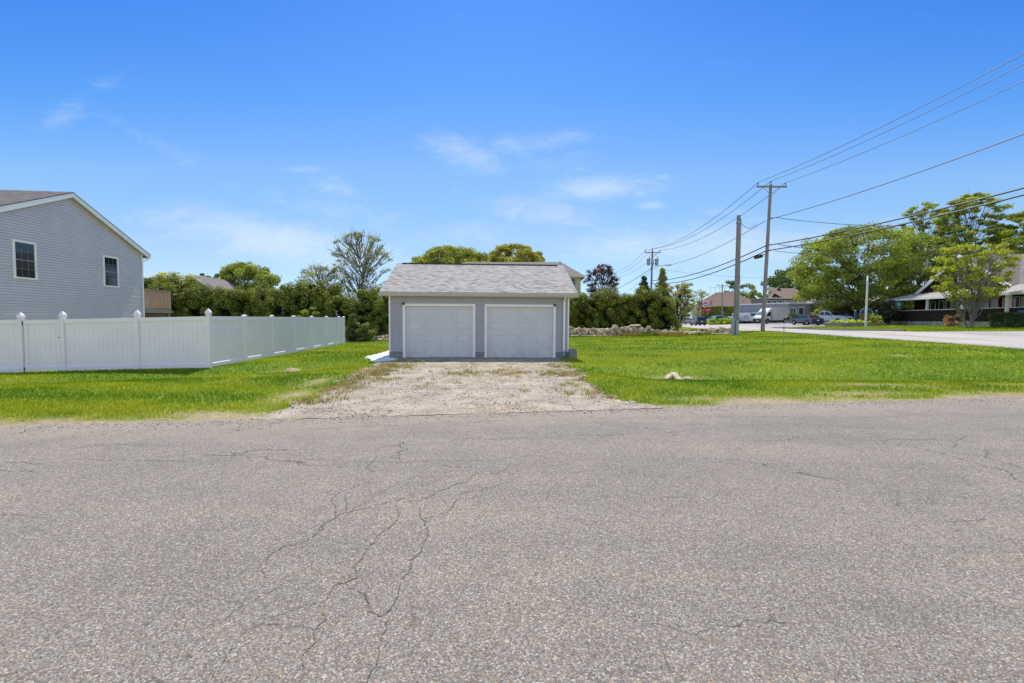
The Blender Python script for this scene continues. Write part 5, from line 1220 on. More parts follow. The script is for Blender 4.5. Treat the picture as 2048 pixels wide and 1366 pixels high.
# big single rocks on top of the wall
def rock(label, u, v, Y, r, sq, seed, zadd=0, rz=None, name='rock', z=None):
    rr = random.Random(seed); mb = MB(); stone(mb, (0, 0, 0), r, rr, sq); p = P(u, v, Y); o = obj(name, mb, M['fieldstone'], bevel=.02); o.location = (p.x, Y, z if z is not None else p.z); tag(o, label, 'rock'); return o
rock('large pale boulder sitting on top of the right stone wall', 1231, 656, 36.9, .24, (1.2, .9, .8), 5)
rock('long flat slab lying across the top of the right stone wall', 1271, 651, 37.1, .24, (1.9, .8, .3), 2)
rock('squared bluish stone on the right wall near the hedge end', 1298, 655, 37.0, .18, (1.1, .9, .7), 8)
# culvert stones in the two lawns
def crock(label, x, y, r, sq, seed, dz=.04): 
    rr = random.Random(seed); mb = MB(); stone(mb, (0, 0, 0), r, rr, sq); o = obj('rock', mb, M['fieldstone'], bevel=.015); o.location = (x, y, h1(x, y) + dz); tag(o, label, 'rock', 'stones around the culvert ends')
    return o
cx, cy = PG(585, 741, -.2)
crock('flat stone with a dark hollow beneath it in the left lawn', cx, cy, .15, (1.5, .9, .4), 11, .07)
crock('small stone under the flat one in the left lawn', cx - .16, cy + .04, .1, (1, .9, .7), 12, .02)
cx, cy = PG(1352, 762, -.3)
o = crock('long pale tilted slab in the hollow of the right lawn', cx + .03, cy - .02, .17, (1.7, .7, .3), 13, .04); o.rotation_euler = (0, R(14), .2)
crock('broken light stone left of the tilted slab in the right lawn', cx - .22, cy + .05, .14, (1.3, .8, .5), 14, .04)
crock('small stone at the right foot of the tilted slab', cx + .34, cy - .05, .10, (1.2, .8, .6), 15, .02)
crock('low stone just behind the tilted slab', cx - .05, cy + .25, .13, (1.3, .8, .5), 16, .05)
# ================================================================== buildings farther off
def place(name, label, cat, a, b, z=None):
    """empty at plan point a, local +x towards plan point b, walls face local -y"""
    rz = math.atan2(b[1] - a[1], b[0] - a[0]); return thing(name, label, cat, (a[0], a[1], h1(a[0], a[1]) if z is None else z), rz), math.hypot(b[0]-a[0], b[1]-a[1])
def px2(u, Y): return (PX(u, Y), Y)
def hipm(mb, x0, x1, y0, y1, ze, zr, oh=.3, hipx=None, th=.12):
    hx = (y1 - y0) / 2 if hipx is None else hipx; ym = (y0 + y1) / 2
    A_ = [(x0-oh, y0-oh, ze), (x1+oh, y0-oh, ze), (x1+oh, y1+oh, ze), (x0-oh, y1+oh, ze), (x0+hx, ym, zr), (x1-hx, ym, zr)]
    mb.add(A_, [(0,1,5,4), (1,2,5), (2,3,4,5), (3,0,4), (0,3,2,1)])
# ---- dark restaurant with a porch, right
ra, rb = (51.6, 62.0), (47.8, 44.0)
ln = math.hypot(rb[0]-ra[0], rb[1]-ra[1]); dr = ((rb[0]-ra[0])/ln, (rb[1]-ra[1])/ln)
rs = thing('restaurant', 'low dark-brown shingled building with a long white-posted porch', 'restaurant', (ra[0], ra[1], 1.12), math.atan2(dr[1], dr[0]))
RL = 26.0
mb = MB(); mb.box(-.05, RL, -.06, 9, -.8, .52); obj('stone_base', mb, M['fieldbase'] if 'fieldbase' in M else M['stone'], rs)
mb = MB(); mb.box(0, RL, 0, .14, .521, 1.86); obj('porch_wall', mb, M['brown_shingle_wall'], rs, uv=True)
mb = MB(); mb.box(0, .14, .141, 2.59, .521, 1.86); obj('porch_wall', mb, M['brown_shingle_wall'], rs, uv=True)
mb = MB(); mb.box(-.03, RL, -.04, .18, 1.861, 1.92); mb.box(-.05, .035, -.05, -.001, .40, 1.86); obj('porch_rail', mb, M['white_trim'], rs)
for s in (.1, 6.9, 12.5, 18.4, 24.4):
    mb = MB()
    if s > 18: mb.box(s-.17, s+.17, -.16, .16, .45, 3.32)
    else: mb.box(s-.13, s+.13, -.03, .17, 1.921, 3.4 - .012 * s)
    obj('column', mb, M['white_trim'], rs, bevel=.02)
mb = MB(); mb.box(0, RL, 2.6, 2.8, .5, 4.2); mb.box(0, .2, 2.8, 10, .5, 4.2)
obj('wall', mb, M['brown_shingle_wall'], rs, uv=True)
# porch roof (shed) and fascia
mb = MB(); mb.add([(-.6, -.55, 3.44), (RL, -.55, 3.25), (RL, 2.9, 4.3), (-.6, 2.9, 4.35), (-.6, -.55, 3.40), (RL, -.55, 3.21), (RL, 2.9, 4.2), (-.6, 2.9, 4.25)], [(0,1,2,3), (7,6,5,4), (0,4,5,1), (3,7,4,0), (2,6,7,3)])
obj('porch_roof', mb, M['roof_pale'], rs, uv=True)
mb = MB(); mb.beam((-.62, -.58, 3.33), (RL, -.58, 3.14), .05, .24); mb.beam((-.60, -.55, 3.31), (-.60, 2.6, 3.31), .05, .2); obj('fascia', mb, M['white_trim'], rs)
# windows of the porch wall
for i, s in enumerate([3.2, 4.7, 5.9, 7.0, 8.1, 10.4, 11.4, 12.6, 14.1, 15.2, 16.3, 17.4]):
    window(rs, s, 1.35, .95, 1.75, 2.59, .09, (1, 1), False, name='window')
mb = MB(); mb.box(9.15, 9.3, 2.5, 2.585, .6, 3.2); mb.box(10.1, 10.25, 2.5, 2.585, .6, 3.2); mb.box(9.3, 10.1, 2.53, 2.585, .6, 3.2); obj('door', mb, M['white_trim'], rs)
# front gable over the entrance and the main roof behind it
gc_, gh, gz0_, gz1_ = 8.4, 7.4, 4.15, 8.25
gm = MB(); gm.prism([(gc_-gh+.4, gz0_), (gc_+gh-.4, gz0_), (gc_, gz1_-.2)], lambda a, b: (a, 2.45, b), lambda a, b: (a, 2.58, b)); obj('gable', gm, M['brown_shingle_wall'], rs, uv=True)
gm = MB(); gm.prism([(gc_-gh, gz0_), (gc_, gz1_), (gc_+gh, gz0_), (gc_+gh-.12, gz0_-.12), (gc_, gz1_-.13), (gc_-gh+.12, gz0_-.12)], lambda a, b: (a, 2.1, b), lambda a, b: (a, 9.5, b)); obj('gable_roof', gm, M['roof_grey'], rs, uv=True)
for s in (-1, 1):
    gm = MB(); gm.prism([(gc_+s*gh, gz0_-.42), (gc_+s*gh, gz0_+.05), (gc_, gz1_+.05), (gc_, gz1_-.42)], lambda a, b: (a, 2.0, b), lambda a, b: (a, 2.09, b)); obj('rake_board', gm, M['white_trim'], rs)
gm = MB(); window(rs, gc_-.5, 5.2, 1.0, 1.7, 2.44, .12, (2, 2), False)
gm = MB(); gm.add([(.5, 2.7, 4.2), (RL, 2.7, 4.2), (RL, 8.0, 8.15), (4.5, 8.0, 8.15), (RL, 13.2, 4.2), (.5, 13.2, 4.2)], [(0,1,2,3), (5,0,3), (3,2,4,5)]); rr_ = obj('main_roof', gm, M['roof_grey'], rs, uv=True)
for s, y_, zz in ((19.2, 4.4, 5.5), (19.8, 4.0, 5.2)):
    gm = MB(); gm.tube([(s, y_, zz - .2), (s, y_, zz + 1.0)], .07, 8); gm.tube([(s, y_, zz + .95), (s - .3, y_ - .05, zz + 1.2)], .06, 8); obj('vent_stack', gm, M['bark'], rr_)
def text(name, s, parent, loc, size, mat, rot=(math.pi/2, 0, 0), shear=0, ext=.004, sx=1.0, bold=.0):
    cu = bpy.data.curves.new(name, 'FONT'); cu.body = s; cu.size = size; cu.shear = shear; cu.extrude = ext; cu.align_x = 'CENTER'; cu.align_y = 'CENTER'; cu.offset = bold
    o = bpy.data.objects.new(name, cu); COL.objects.link(o); o.parent = parent; o.location = loc; o.rotation_euler = rot; o.scale = (sx, 1, 1); cu.materials.append(mat)
    dg = bpy.context.evaluated_depsgraph_get(); me = bpy.data.meshes.new_from_object(o.evaluated_get(dg)); n_ = bpy.data.objects.new(name, me); COL.objects.link(n_); n_.parent = parent; n_.location = loc; n_.rotation_euler = rot; n_.scale = (sx, 1, 1); bpy.data.objects.remove(o); n_.name = name
    return n_
def strokes(name, parent, xc, y, zc, groups, lw, lh, mat, slant=0.0, seed=1):
    # unreadable far-off lettering: rows of upright strokes and bars grouped like the words they stand for
    rr = random.Random(seed); m_ = MB(); tot_ = sum(groups) * lw * 1.25 + (len(groups) - 1) * lw * 1.2; x_ = xc - tot_ / 2
    for g_ in groups:
        for _ in range(g_):
            w_ = lw * .26
            def bar(a, b, c, d): m_.prism([(a, c), (b, c), (b, d), (a, d)], lambda p, q: (p + (q - zc) * slant, y, q), lambda p, q: (p + (q - zc) * slant, y + .02, q))
            bar(x_, x_ + w_, zc - lh/2, zc + lh/2)
            if rr.random() < .6: bar(x_ + lw - w_, x_ + lw, zc - lh/2, zc + lh/2)
            for k_ in rr.sample((-.5, 0, .42), 2): bar(x_ + w_, x_ + lw - w_ * .9, zc + lh * k_, zc + lh * k_ + lh * .16)
            x_ += lw * 1.25
        x_ += lw * 1.2
    return obj(name, m_, mat, parent)
M['red_paint'] = pm('red_paint', (.50, .015, .02), .4, .08); M['gold'] = pm('gold_paint', (.50, .30, .05), .4, .15); M['navy'] = pm('navy_paint', (.03, .07, .17), .45, .12); M['white_paint'] = pm('white_paint', (.72, .72, .70), .5, .05)
M['black_paint'] = pm('black_paint', (.02, .02, .02), .5, .1); M['orange_paint'] = pm('orange_paint', (.55, .17, .04), .5, .15)
# banner on the porch wall, arrow board on the inner wall, round green sign on the left end
bt = thing('banner', 'blue banner with pale lettering hung on the porch wall at the right edge', 'banner', (0, 0, 0)); bt.parent = None
def onrest(s, y_, z_):
    m_ = Matrix.Translation(rs.location) @ Matrix.Rotation(math.atan2(dr[1], dr[0]), 4, 'Z'); return m_ @ Vector((s, y_, z_))
bt.location = onrest(21.1, -.05, 1.35); bt.rotation_euler = (0, 0, rs.rotation_euler.z)
mb = MB(); mb.box(-1.6, 1.6, -.02, .01, -.28, .28); obj('cloth', mb, M['navy'], bt)
mb = MB(); 
for i in range(11): mb.box(-1.3 + i*.23, -1.3 + i*.23 + .17, -.026, -.0205, -.09 + .02*((i*5) % 3 - 1), .10)
obj('lettering', mb, M['white_paint'], bt)
ab = MB(); ab.prism([(-.85, -.17), (.55, -.17), (.85, 0), (.55, .17), (-.85, .17)], lambda a, b: (a, -.02, b), lambda a, b: (a, .01, b)); o = obj('arrow_board', ab, pm('weathered_board', (.12, .115, .11), .8, .3)); o.location = onrest(20.2, 1.5, 2.55); o.rotation_euler = (0, 0, rs.rotation_euler.z); tag(o, 'small weathered arrow-shaped board hanging in the dark porch at the right', 'sign')
rsn = thing('round_sign', 'round teal sign with a white figure hanging at the left end of the porch', 'sign', tuple(P(1797, 609.5, 59.5)), R(-25))
mb = MB(); mb.tube([(0, -.03, 0), (0, .03, 0)], .40, 22); obj('disc', mb, pm('teal_paint', (.0, .30, .23), .4, .1), rsn)
text('figure', '9', rsn, (0, -.04, .0), .75, M['white_paint'])
mb = MB(); mb.tube([(0, 0, .40), (0, 0, 1.05)], .015, 5); obj('hanger', mb, M['black_plastic'], rsn)
# ---- yellow house behind the garage
ya, yb_ = (PX(925, 46.5), 42.6), (PX(1160, 42.2), 42.2)
yh, yl = place('yellow_house', 'pale yellow house with blue shutters behind the right side of the garage', 'house', (yb_[0] - 13.0, 42.9), yb_)
zb = h1(*yb_); ze = P(1162, 547, 42).z - zb; zr = P(1124, 520, 46).z - zb + .05
mb = MB(); siding(mb, 0, yl, 0, ze, .13, .012); mb.box(0, yl, .035, 8.0, -.3, ze); obj('wall', mb, pm('yellow_siding', (.50, .45, .26), .5, .06, 1), yh)
mb = MB(); hipm(mb, 0, yl, 0, 8.0, ze, zr, .35, 1.6); obj('roof', mb, M['roof_grey'], yh, uv=True)
mb = MB(); mb.box(-.37, yl+.37, -.38, -.352, ze-.16, ze+.02); mb.box(yl+.352, yl+.375, -.35, 8.35, ze-.16, ze+.02); mb.box(yl-.1, yl+.02, -.03, -.014, -.2, ze-.05); obj('fascia', mb, pm('yellow_trim', (.52, .49, .38), .5, .05), yh)
wn = window(yh, yl - 1.65, ze - 1.55, .8, 1.35, -.014, .07, (2, 2), True)
mb = MB(); mb.box(yl-.83, yl-.5, -.05, -.016, ze-1.5, ze-.25); obj('shutter', mb, pm('blue_shutter', (.07, .12, .17), .5, .1), yh)
mb = MB(); mb.box(yl-2.02, yl-1.68, -.05, -.016, ze-1.5, ze-.25); obj('shutter', mb, bpy.data.materials['blue_shutter'], yh)
mb = MB(); mb.tube([(yl - 1.75, 3.2, zr - .5), (yl - 1.75, 3.2, zr + .02)], .05, 8); obj('vent_stack', mb, M['metal_grey'], yh)
# ---- grey gabled house behind the left hedge
zE, zR = 3.9, P(384, 549, 58).z
gh_ = thing('grey_gabled_house', 'weathered grey roof and gable peeking over the left hedge', 'house', (PX(384, 58) - 4.2, 58, 0), R(4))
mb = MB(); mb.prism([(0, -1), (8.4, -1), (8.4, zE), (4.2, zR-.13), (0, zE)], lambda a, b: (a, 0, b), lambda a, b: (a, 8.6, b)); obj('wall', mb, pm('blue_grey_wall', (.22, .25, .30), .6, .08), gh_)
mb = MB(); roofpair(mb, 8.4, 8.6, zE, (zR - .12 - zE) / 4.2, .3, .25, .1); obj('roof', mb, M['roof_grey'], gh_, uv=True)
for s_ in (-1, 1):
    mb = MB(); mb.prism([(4.2 + s_*4.45, zE-.35), (4.2 + s_*4.45, zE-.13), (4.2, zR+.01), (4.2, zR-.2)], lambda a, b: (a, -.29, b), lambda a, b: (a, -.255, b)); obj('rake_board', mb, M['white_trim'], gh_)
# ---- brown hip-roofed store, hedge in front of it
sa, sb = px2(1384, 128), px2(1527, 122)
st_, sl_ = place('store_building', 'long low store with a big brown hip roof and a railing on the ridge', 'building', sa, sb)
zg = st_.location.z; ze = P(1450, 614, 123).z - zg; zr = P(1450, 583.5, 130).z - zg
mb = MB(); mb.box(0, sl_, 0, 16, -1, ze); obj('wall', mb, pm('store_wall', (.52, .50, .47), .7, .1, .6), st_)
mb = MB(); hipm(mb, 0, sl_, 0, 16, ze, zr, .5, 6.6); obj('roof', mb, M['roof_brown'], st_, uv=True)
mb = MB(); 
for i in range(8): mb.box(5.0 + i*1.25, 5.08 + i*1.25, 7.6, 7.68, zr - .3, zr + 1.5)
mb.box(5.0, 13.8, 7.6, 7.66, zr + 1.44, zr + 1.5); obj('railing', mb, M['metal_grey'], st_)
hedgebox('hedge', 'tall straight green hedge in front of the brown-roofed store', (px2(1402, 116), px2(1532, 112)), 1.4, h1(60, 112) - .2, h1(60, 112) + 3.6, (.12, .155, .03), 15000, .34, seed=7)
mb = MB(); hb0, hb1 = px2(1402, 118), px2(1532, 114)
# ---- brown gabled building, grey flat-roofed building with lettering
ba, bb_ = px2(1543, 112), px2(1566, 110)
br_, bl_ = place('gabled_building', 'brown weathered building with a steep front gable behind the grey flat-roofed one', 'building', ba, bb_)
zg = br_.location.z; ze = P(1553, 593, 111).z - zg; zr = P(1553, 574, 111).z - zg
mb = MB(); mb.prism([(0, -1), (bl_, -1), (bl_, ze), (bl_/2, zr), (0, ze)], lambda a, b: (a, 0, b), lambda a, b: (a, 10, b)); obj('wall', mb, pm('brown_boards', (.17, .135, .115), .85, .3, 2, stretch=(6, 6, .8)), br_)
br_.rotation_euler.z = R(-24)
mb = MB(); roofpair(mb, bl_, 10, ze, (zr-ze)/(bl_/2), .35, .35, .14); obj('roof', mb, M['roof_brown'], br_, uv=True)
window(br_, bl_*.2, ze - .9, .5, .9, -.01, .07, (1, 2), False); window(br_, bl_*.62, ze - .9, .5, .9, -.01, .07, (1, 2), False)
wng, wl_ = place('long_brown_wing', 'dark wing with a row of windows above the grey flat roof', 'building', px2(1528, 106), px2(1622, 106))
zg = wng.location.z; zt = P(1560, 596, 106).z - zg; zt2 = P(1590, 576, 112).z - zg
mb = MB(); mb.box(0, wl_, 0, 6, -1, zt); obj('wall', mb, bpy.data.materials['brown_boards'], wng)
mb = MB(); mb.box(-.2, wl_+.3, -.25, -.01, zt-.12, zt+.06); obj('eave', mb, M['white_trim'], wng)
mb = MB(); mb.add([(wl_*.36, -.2, zt+.07), (wl_+.3, -.2, zt+.07), (wl_+.3, 7, zt2), (wl_*.36, 7, zt2)], [(0,1,2,3)]); mb.add([(wl_*.36, -.2, zt-.02), (wl_+.3, -.2, zt-.02), (wl_+.3, 7, zt-.02), (wl_*.36, 7, zt-.02)], [(0,1,2,3)]); obj('roof', mb, M['roof_brown'], wng, uv=True)
for i in range(7): window(wng, .5 + i*1.35, zt-2.1, 1.0, 1.5, -.01, .09, (1, 1), False)
A1, B1_ = px2(1528, 99), px2(1575, 84.0)
fb, fl = place('flat_building', 'grey flat-roofed shop with orange lettering on its fascia behind the white van', 'shop', A1, B1_)
zg = fb.location.z; zt = P(1575, 607.5, 84).z - zg
gw_ = pm('grey_clapboard', (.24, .25, .28), .6, .1)
mb = MB(); mb.box(0, fl, 0, .3, -1, zt); obj('wall', mb, gw_, fb)
mb = MB(); mb.box(-.1, fl+.1, -.1, .4, zt, zt+.2); obj('parapet_cap', mb, M['white_trim'], fb)
for i in range(19):
    if 6 <= i <= 7: continue
    pass
strokes('lettering', fb, fl*.30, -.045, zt-.78, (5,), .55, .62, M['orange_paint'], seed=3); strokes('lettering', fb, fl*.74, -.045, zt-.70, (9,), .62, .66, M['orange_paint'], seed=4)
fc_, fcl = place('shop_front', 'grey shop front with a wide teal window beside the green dumpster', 'shop', B1_, px2(1634, 86.5))
zg2 = fc_.location.z; zt2 = P(1590, 607, 84).z - zg2
mb = MB(); mb.box(0, fcl, .0, 12, -1, zt2); obj('wall', mb, gw_, fc_)
mb = MB(); mb.box(-.1, fcl+.1, -.12, 12.1, zt2, zt2+.18); obj('parapet_cap', mb, M['white_trim'], fc_)
window(fc_, .35, P(1585, 629.5, 84).z - zg2, 1.75, 1.35, -.01, .12, (2, 1), False, 'glass_teal'); window(fc_, 2.6, P(1585, 630, 84).z - zg2, 1.4, 1.5, -.01, .12, (2, 1), False)
# ---- low shops with a porch behind the maple
la_, lb_ = px2(1634, 84), px2(1812, 80)
lw, ll_ = place('low_shops', 'row of low shops with a pale roof and white porch columns behind the maple trunk', 'shop', la_, lb_)
zg = lw.location.z; ze = P(1720, 605, 80).z - zg; zr = P(1720, 585, 87).z - zg
mb = MB(); mb.box(0, ll_, 1.6, 1.9, -.5, ze); mb.box(0, .2, 1.9, 12, -.5, ze); mb.box(ll_-.2, ll_, 1.9, 12, -.5, ze); obj('wall', mb, pm('grey_brown_siding', (.15, .135, .13), .8, .15, 1), lw)
mb = MB(); mb.prism([(-.3, ze), (-.3, ze+.16), (6.5, zr), (12.4, ze+.16), (12.4, ze)], lambda a, b: (-.4, a, b), lambda a, b: (ll_+.4, a, b)); obj('roof', mb, M['roof_pale'], lw, uv=True)
mb = MB(); mb.box(-.4, ll_+.4, -.36, -.301, ze-.15, ze+.18); obj('fascia', mb, M['white_trim'], lw)
for i in range(6):
    mb = MB(); x = .6 + i * (ll_ - 1.2) / 5; mb.box(x-.15, x+.15, 0, .3, -.3, ze); obj('column', mb, M['white_trim'], lw)
for i in range(6): window(lw, 1.5 + i * 2.55, .8, 1.7, 1.5, 1.59, .1, (2, 1), False)
mb = MB(); mb.box(ll_*.66, ll_*.66+1.5, 1.45, 1.585, .75, 2.3); obj('poster', mb, pm('dull_red_poster', (.28, .06, .06), .6, .3, 2), lw)
# ================================================================== ACE pylon sign, blue garden sign, small signs
az = h1(PX(1411, 98), 98)
ac = thing('pylon_sign', 'store pylon sign, white ACE panel above a red panel on a dark post', 'sign', (PX(1412, 98), 98, az), R(6))
pz = lambda v: P(1412, v, 98).z - az
mb = MB(); mb.box(-.1, .1, -.06, .1, -.2, pz(602)); obj('post', mb, M['black_paint'], ac)
mb = MB(); mb.box(-1.12, 1.12, -.22, -.065, pz(614.5), pz(600)); o = obj('sign_frame', mb, M['black_paint'], ac)
mb = MB(); mb.box(-1.02, 1.02, -.235, -.221, pz(613.7), pz(600.8)); o = obj('sign_panel', mb, pm('sign_white', (.75, .74, .70), .5, .05), ac)
text('lettering', 'ACE', ac, (.02, -.245, pz(606.3)), .92, M['red_paint'], shear=.35, sx=1.15, bold=.035); text('small_lettering', 'HARDWARE', ac, (0, -.245, pz(611.6)), .25, M['black_paint'], sx=1.2, bold=.012)
mb = MB(); mb.box(-1.08, 1.08, -.2, -.07, pz(623.8), pz(616.6)); obj('red_panel', mb, M['red_paint'], ac)
strokes('red_panel_lettering', ac, 0, -.221, pz(620.2), (1, 4), .2, .26, M['white_paint'], slant=.3, seed=6)
# blue sign
bz = h1(PX(1731, 57), 57); bs = thing('garden_sign', 'dark blue arched sign with gold lettering standing in the planter bed', 'sign', (PX(1731.5, 57), 57, bz), R(-4))
q = lambda v: P(1731, v, 57).z - bz; k_ = 57 / F
for s in (-1, 1):
    mb = MB(); mb.box(s*20*k_-.11, s*20*k_+.11, -.11, .11, 0, q(622.5)); p_ = obj('post', mb, M['navy'], bs, bevel=.01)
    mb = MB(); mb.ball((s*20*k_, 0, q(621.8)), .1, 10, 6); obj('finial', mb, pm('finial', (.5, .36, .25), .5, .1), p_, smooth=True)
arc = [(12*k_*math.cos(a), q(627) + 10.5*k_*math.sin(a)) for a in np.linspace(0, math.pi, 15)]
mb = MB(); mb.prism([(-18*k_, q(639)), (18*k_, q(639)), (18*k_, q(627.2)), *arc, (-18*k_, q(627.2))], lambda a, b: (a, -.05, b), lambda a, b: (a, .05, b)); obj('board', mb, M['navy'], bs)
mb = MB(); mb.tube([(x, -.055, z) for x, z in arc], .045, 6); obj('arch_trim', mb, pm('pale_blue', (.28, .36, .5), .5, .1), bs)
mb = MB(); mb.prism([(-15.5*k_, q(636.3)), (14.5*k_, q(636.3)), (14.5*k_, q(627.8)), (-15.5*k_, q(627.8))], lambda a, b: (a, -.065, b), lambda a, b: (a, -.051, b)); obj('letter_panel', mb, pm('brown_panel', (.09, .03, .02), .6, .2), bs)
text('lettering', 'BARRETTS', bs, (-.5*k_, -.075, q(630.1)), .33, M['gold'], sx=1.05, bold=.012); strokes('lower_lettering', bs, -.5*k_, -.086, q(634.1), (9,), .145, .2, M['gold'], seed=8)
text('crest', 'B', bs, (-1.5*k_, -.06, q(623.3)), .5, M['gold'], sx=1.3, bold=.02)
mb = MB(); mb.box(-13*k_, 13*k_, -.065, -.051, q(638.6), q(637.2)); obj('lower_strip', mb, bpy.data.materials['pale_blue'], bs)
# white post and small white sign
wpz = P(1731, 654.5, 50); wpz.z = h1(wpz.x, 50); wt = P(1735.5, 553, 50)
mb = MB(); mb.tube(lean_pts((0, 0, -.2), wt - wpz), list(np.linspace(.12, .085, 7)), 12); mb.ball(tuple(wt - wpz), .09, 10, 6); o = obj('white_pole', mb, M['white_paint'], smooth=True); o.location = wpz; tag(o, 'slim white flagpole-like post standing before the blue garden sign', 'pole')
ssz = h1(PX(1690, 46), 46); ss = thing('small_sign', 'little white sign on a thin stake on the far verge', 'sign', (PX(1690, 46), 46, ssz), 0)
sq_ = lambda v: P(1690, v, 46).z - ssz
mb = MB(); mb.tube([(0, 0, -.1), (0, 0, sq_(638))], .022, 6); obj('stake', mb, M['metal_grey'], ss)
mb = MB(); mb.box(-.31, .31, -.035, -.0225, sq_(642.2), sq_(637.2)); obj('sign_panel', mb, M['white_paint'], ss)
mb = MB(); mb.box(-.2, .17, -.04, -.0352, sq_(640.6), sq_(639.2)); obj('lettering', mb, M['black_paint'], ss)
# planter bed with low timber edge
pz_ = h1(PX(1731, 56), 56); pb = thing('planter_bed', 'low timber-edged bed full of bright green plants around the blue sign', 'planter', (PX(1731, 55.5), 55.5, h1(PX(1731, 55.5), 55.5)), 0)
x0_, x1_ = (1688-1731)*55.5/F, (1772-1731)*55.5/F
mb = MB()
for i in range(3): mb.box(x0_, x1_, -.1, .1, -.2+i*.2, -.005+i*.2)
for x in (x0_, x1_): mb.box(x-.1, x+.1, .101, 3.2, -.2, .395)
obj('timber_edge', mb, M['wood_grey'], pb)
rng = np.random.default_rng(5); cc = np.stack([rng.uniform(x0_+.1, x1_-.1, 70), rng.uniform(.3, 2.6, 70), rng.uniform(.35, .6, 70)], -1); rad_ = np.full((70, 3), .25)
cc2 = np.stack([rng.normal(1.35, .3, 12), rng.uniform(.3, 1, 12), rng.uniform(.8, 1.35, 12)], -1)
leaf_obj('plants', [leaves(cc, rad_, 60, .16, (.26, .34, .012), .9, .3), leaves(cc2, np.full((12, 3), .3), 60, .14, (.22, .28, .02), .9, .3)], M['leaf'], pb)
mb = MB(); mb.box(x0_, x1_, .101, 3.2, .1, .3); obj('soil', mb, pm('soil', (.05, .035, .025), .95, .3), pb)
# clipped hedge right edge; shrub by the porch; bare shrub
he0 = onrest(18.9, -1.9, 0); he1 = onrest(24.5, -1.9, 0)
hedgebox('clipped_hedge', 'dark clipped hedge along the porch at the right edge', ((he0.x, he0.y), (he1.x, he1.y)), 1.5, h1(he0.x, he0.y) - .1, h1(he0.x, he0.y) + 1.35, (.045, .07, .02), 9000, .13, seed=8)
bush('dark_shrub', 'tall dark shrub at the left corner of the porch beside the parked car', 1774, 600, 60, 1.5, (.03, .045, .014), 71, nl=300, nc=34, ls=.16, csz=.3)
bush('porch_vine', 'leafy plants hanging in the left end of the porch opening', 1808, 617, 61.5, 1.3, (.04, .065, .02), 72, nl=160, nc=20, ls=.15)
bush('bare_shrub', 'reddish bare-twigged shrub against the dark porch wall', 1908, 628, 47.3, .9, (.19, .11, .07), 73, nl=26, nc=26, ls=.12, csz=.3)
bush('blossom_shrub', 'pinkish shrub beside the shop porch behind the pickup', 1683, 615, 76, 1.5, (.30, .21, .14), 74, nl=120, nc=24, ls=.2)
bush('green_shrub', 'yellow-green shrub between the dumpster and the sedan roof', 1641, 617, 78, 1.2, (.18, .2, .04), 75, nl=150, nc=20, ls=.2)
for i, (u, v_, lab) in enumerate([(1428, 637, 'left bright green shrub before the parked cars'), (1446, 638, 'middle bright green shrub before the parked cars'), (1462, 636, 'right bright green shrub beside the stub pole before the parked cars')]): bush('low_shrub', lab, u, v_, 90, 1.2, (.2, .27, .02), 80 + i, nl=130, nc=18, ls=.2, csz=.36)
# dumpster
dz = h1(PX(1590, 81), 81); dp = thing('dumpster', 'green dumpster standing below the teal shop window', 'dumpster', (PX(1590.5, 80.5), 80.5, dz), R(-10))
mb = MB(); mb.prism([(-.85, .15), (.85, .15), (.85, 1.25), (-.55, 1.45), (-.85, 1.35)][::1], lambda a, b: (a, -.6, b), lambda a, b: (a, .6, b)); obj('bin', mb, pm('dumpster_green', (.07, .12, .07), .6, .2), dp)
mb = MB(); mb.box(-.9, .9, -.65, .65, 1.455, 1.5); obj('lid', mb, M['black_plastic'], dp)
mb = MB()
for x in (-.6, -.2, .2, .6): mb.box(x-.04, x+.04, -.64, -.601, .2, 1.25)
obj('rib', mb, bpy.data.materials['dumpster_green'], dp)
# ================================================================== vehicles (front = local +x)
def wheel(par, x, y, r, w=.22, rimr=.62):
    mb = MB(); s = 1 if y > 0 else -1; n = 20
    prof = [(r*.62, 0), (r*.93, 0), (r, w*.15), (r, w*.85), (r*.93, w), (r*.62, w)]
    vs = []; 
    for rr_, yy_ in prof:
        for k in range(n): a = 2*math.pi*k/n; vs.append((x + rr_*math.cos(a), y - s*yy_, r + rr_*math.sin(a)))
    fs = [(i*n+k, i*n+(k+1)%n, (i+1)*n+(k+1)%n, (i+1)*n+k) for i in range(len(prof)-1) for k in range(n)]; mb.add(vs, fs); mb.add([(x + r*.62*math.cos(2*math.pi*k/n), y - s*.08, r + r*.62*math.sin(2*math.pi*k/n)) for k in range(n)], [tuple(range(n))])
    o = obj('wheel', mb, M['tire'], par)
    mb = MB(); vs = []
    m_ = 10
    mb.tube([(x, y - s*.05, r), (x, y - s*.012, r)], r*.14, 10)
    for k in range(m_):
        a = 2*math.pi*k/m_; mb.beam((x + r*.1*math.cos(a), y - s*.03, r + r*.1*math.sin(a)), (x + r*.6*math.cos(a), y - s*.02, r + r*.6*math.sin(a)), .05*r*3, .02, (0, 1, 0))
    mb.tube([(x, y - s*.06, r), (x, y - s*.015, r)], [r*.6, r*.62], 20, cap=False); obj('rim', mb, M['rim'], o)
def side_loft(mb, prof, W_, tum=None, arches=(), zc=0.0):
    """prof: closed list of (x,z) side outline; W_ half width; tum(z) = how far the sides lean in"""
    out = prof
    L_ = [(x, W_ - (tum(z) if tum else 0), z) for x, z in out]; Rr = [(x, -W_ + (tum(z) if tum else 0), z) for x, z in out]; n = len(out)
    mb.add(L_ + Rr, [tuple(range(n)), tuple(range(2*n-1, n-1, -1))] + [(i, (i+1) % n, (i+1) % n + n, i+n) for i in range(n)])
def arch(cx, r, z0, n=7): return [(cx + r*math.cos(a), max(z0, .34 + r*math.sin(a))) for a in np.linspace(0, math.pi, n)]
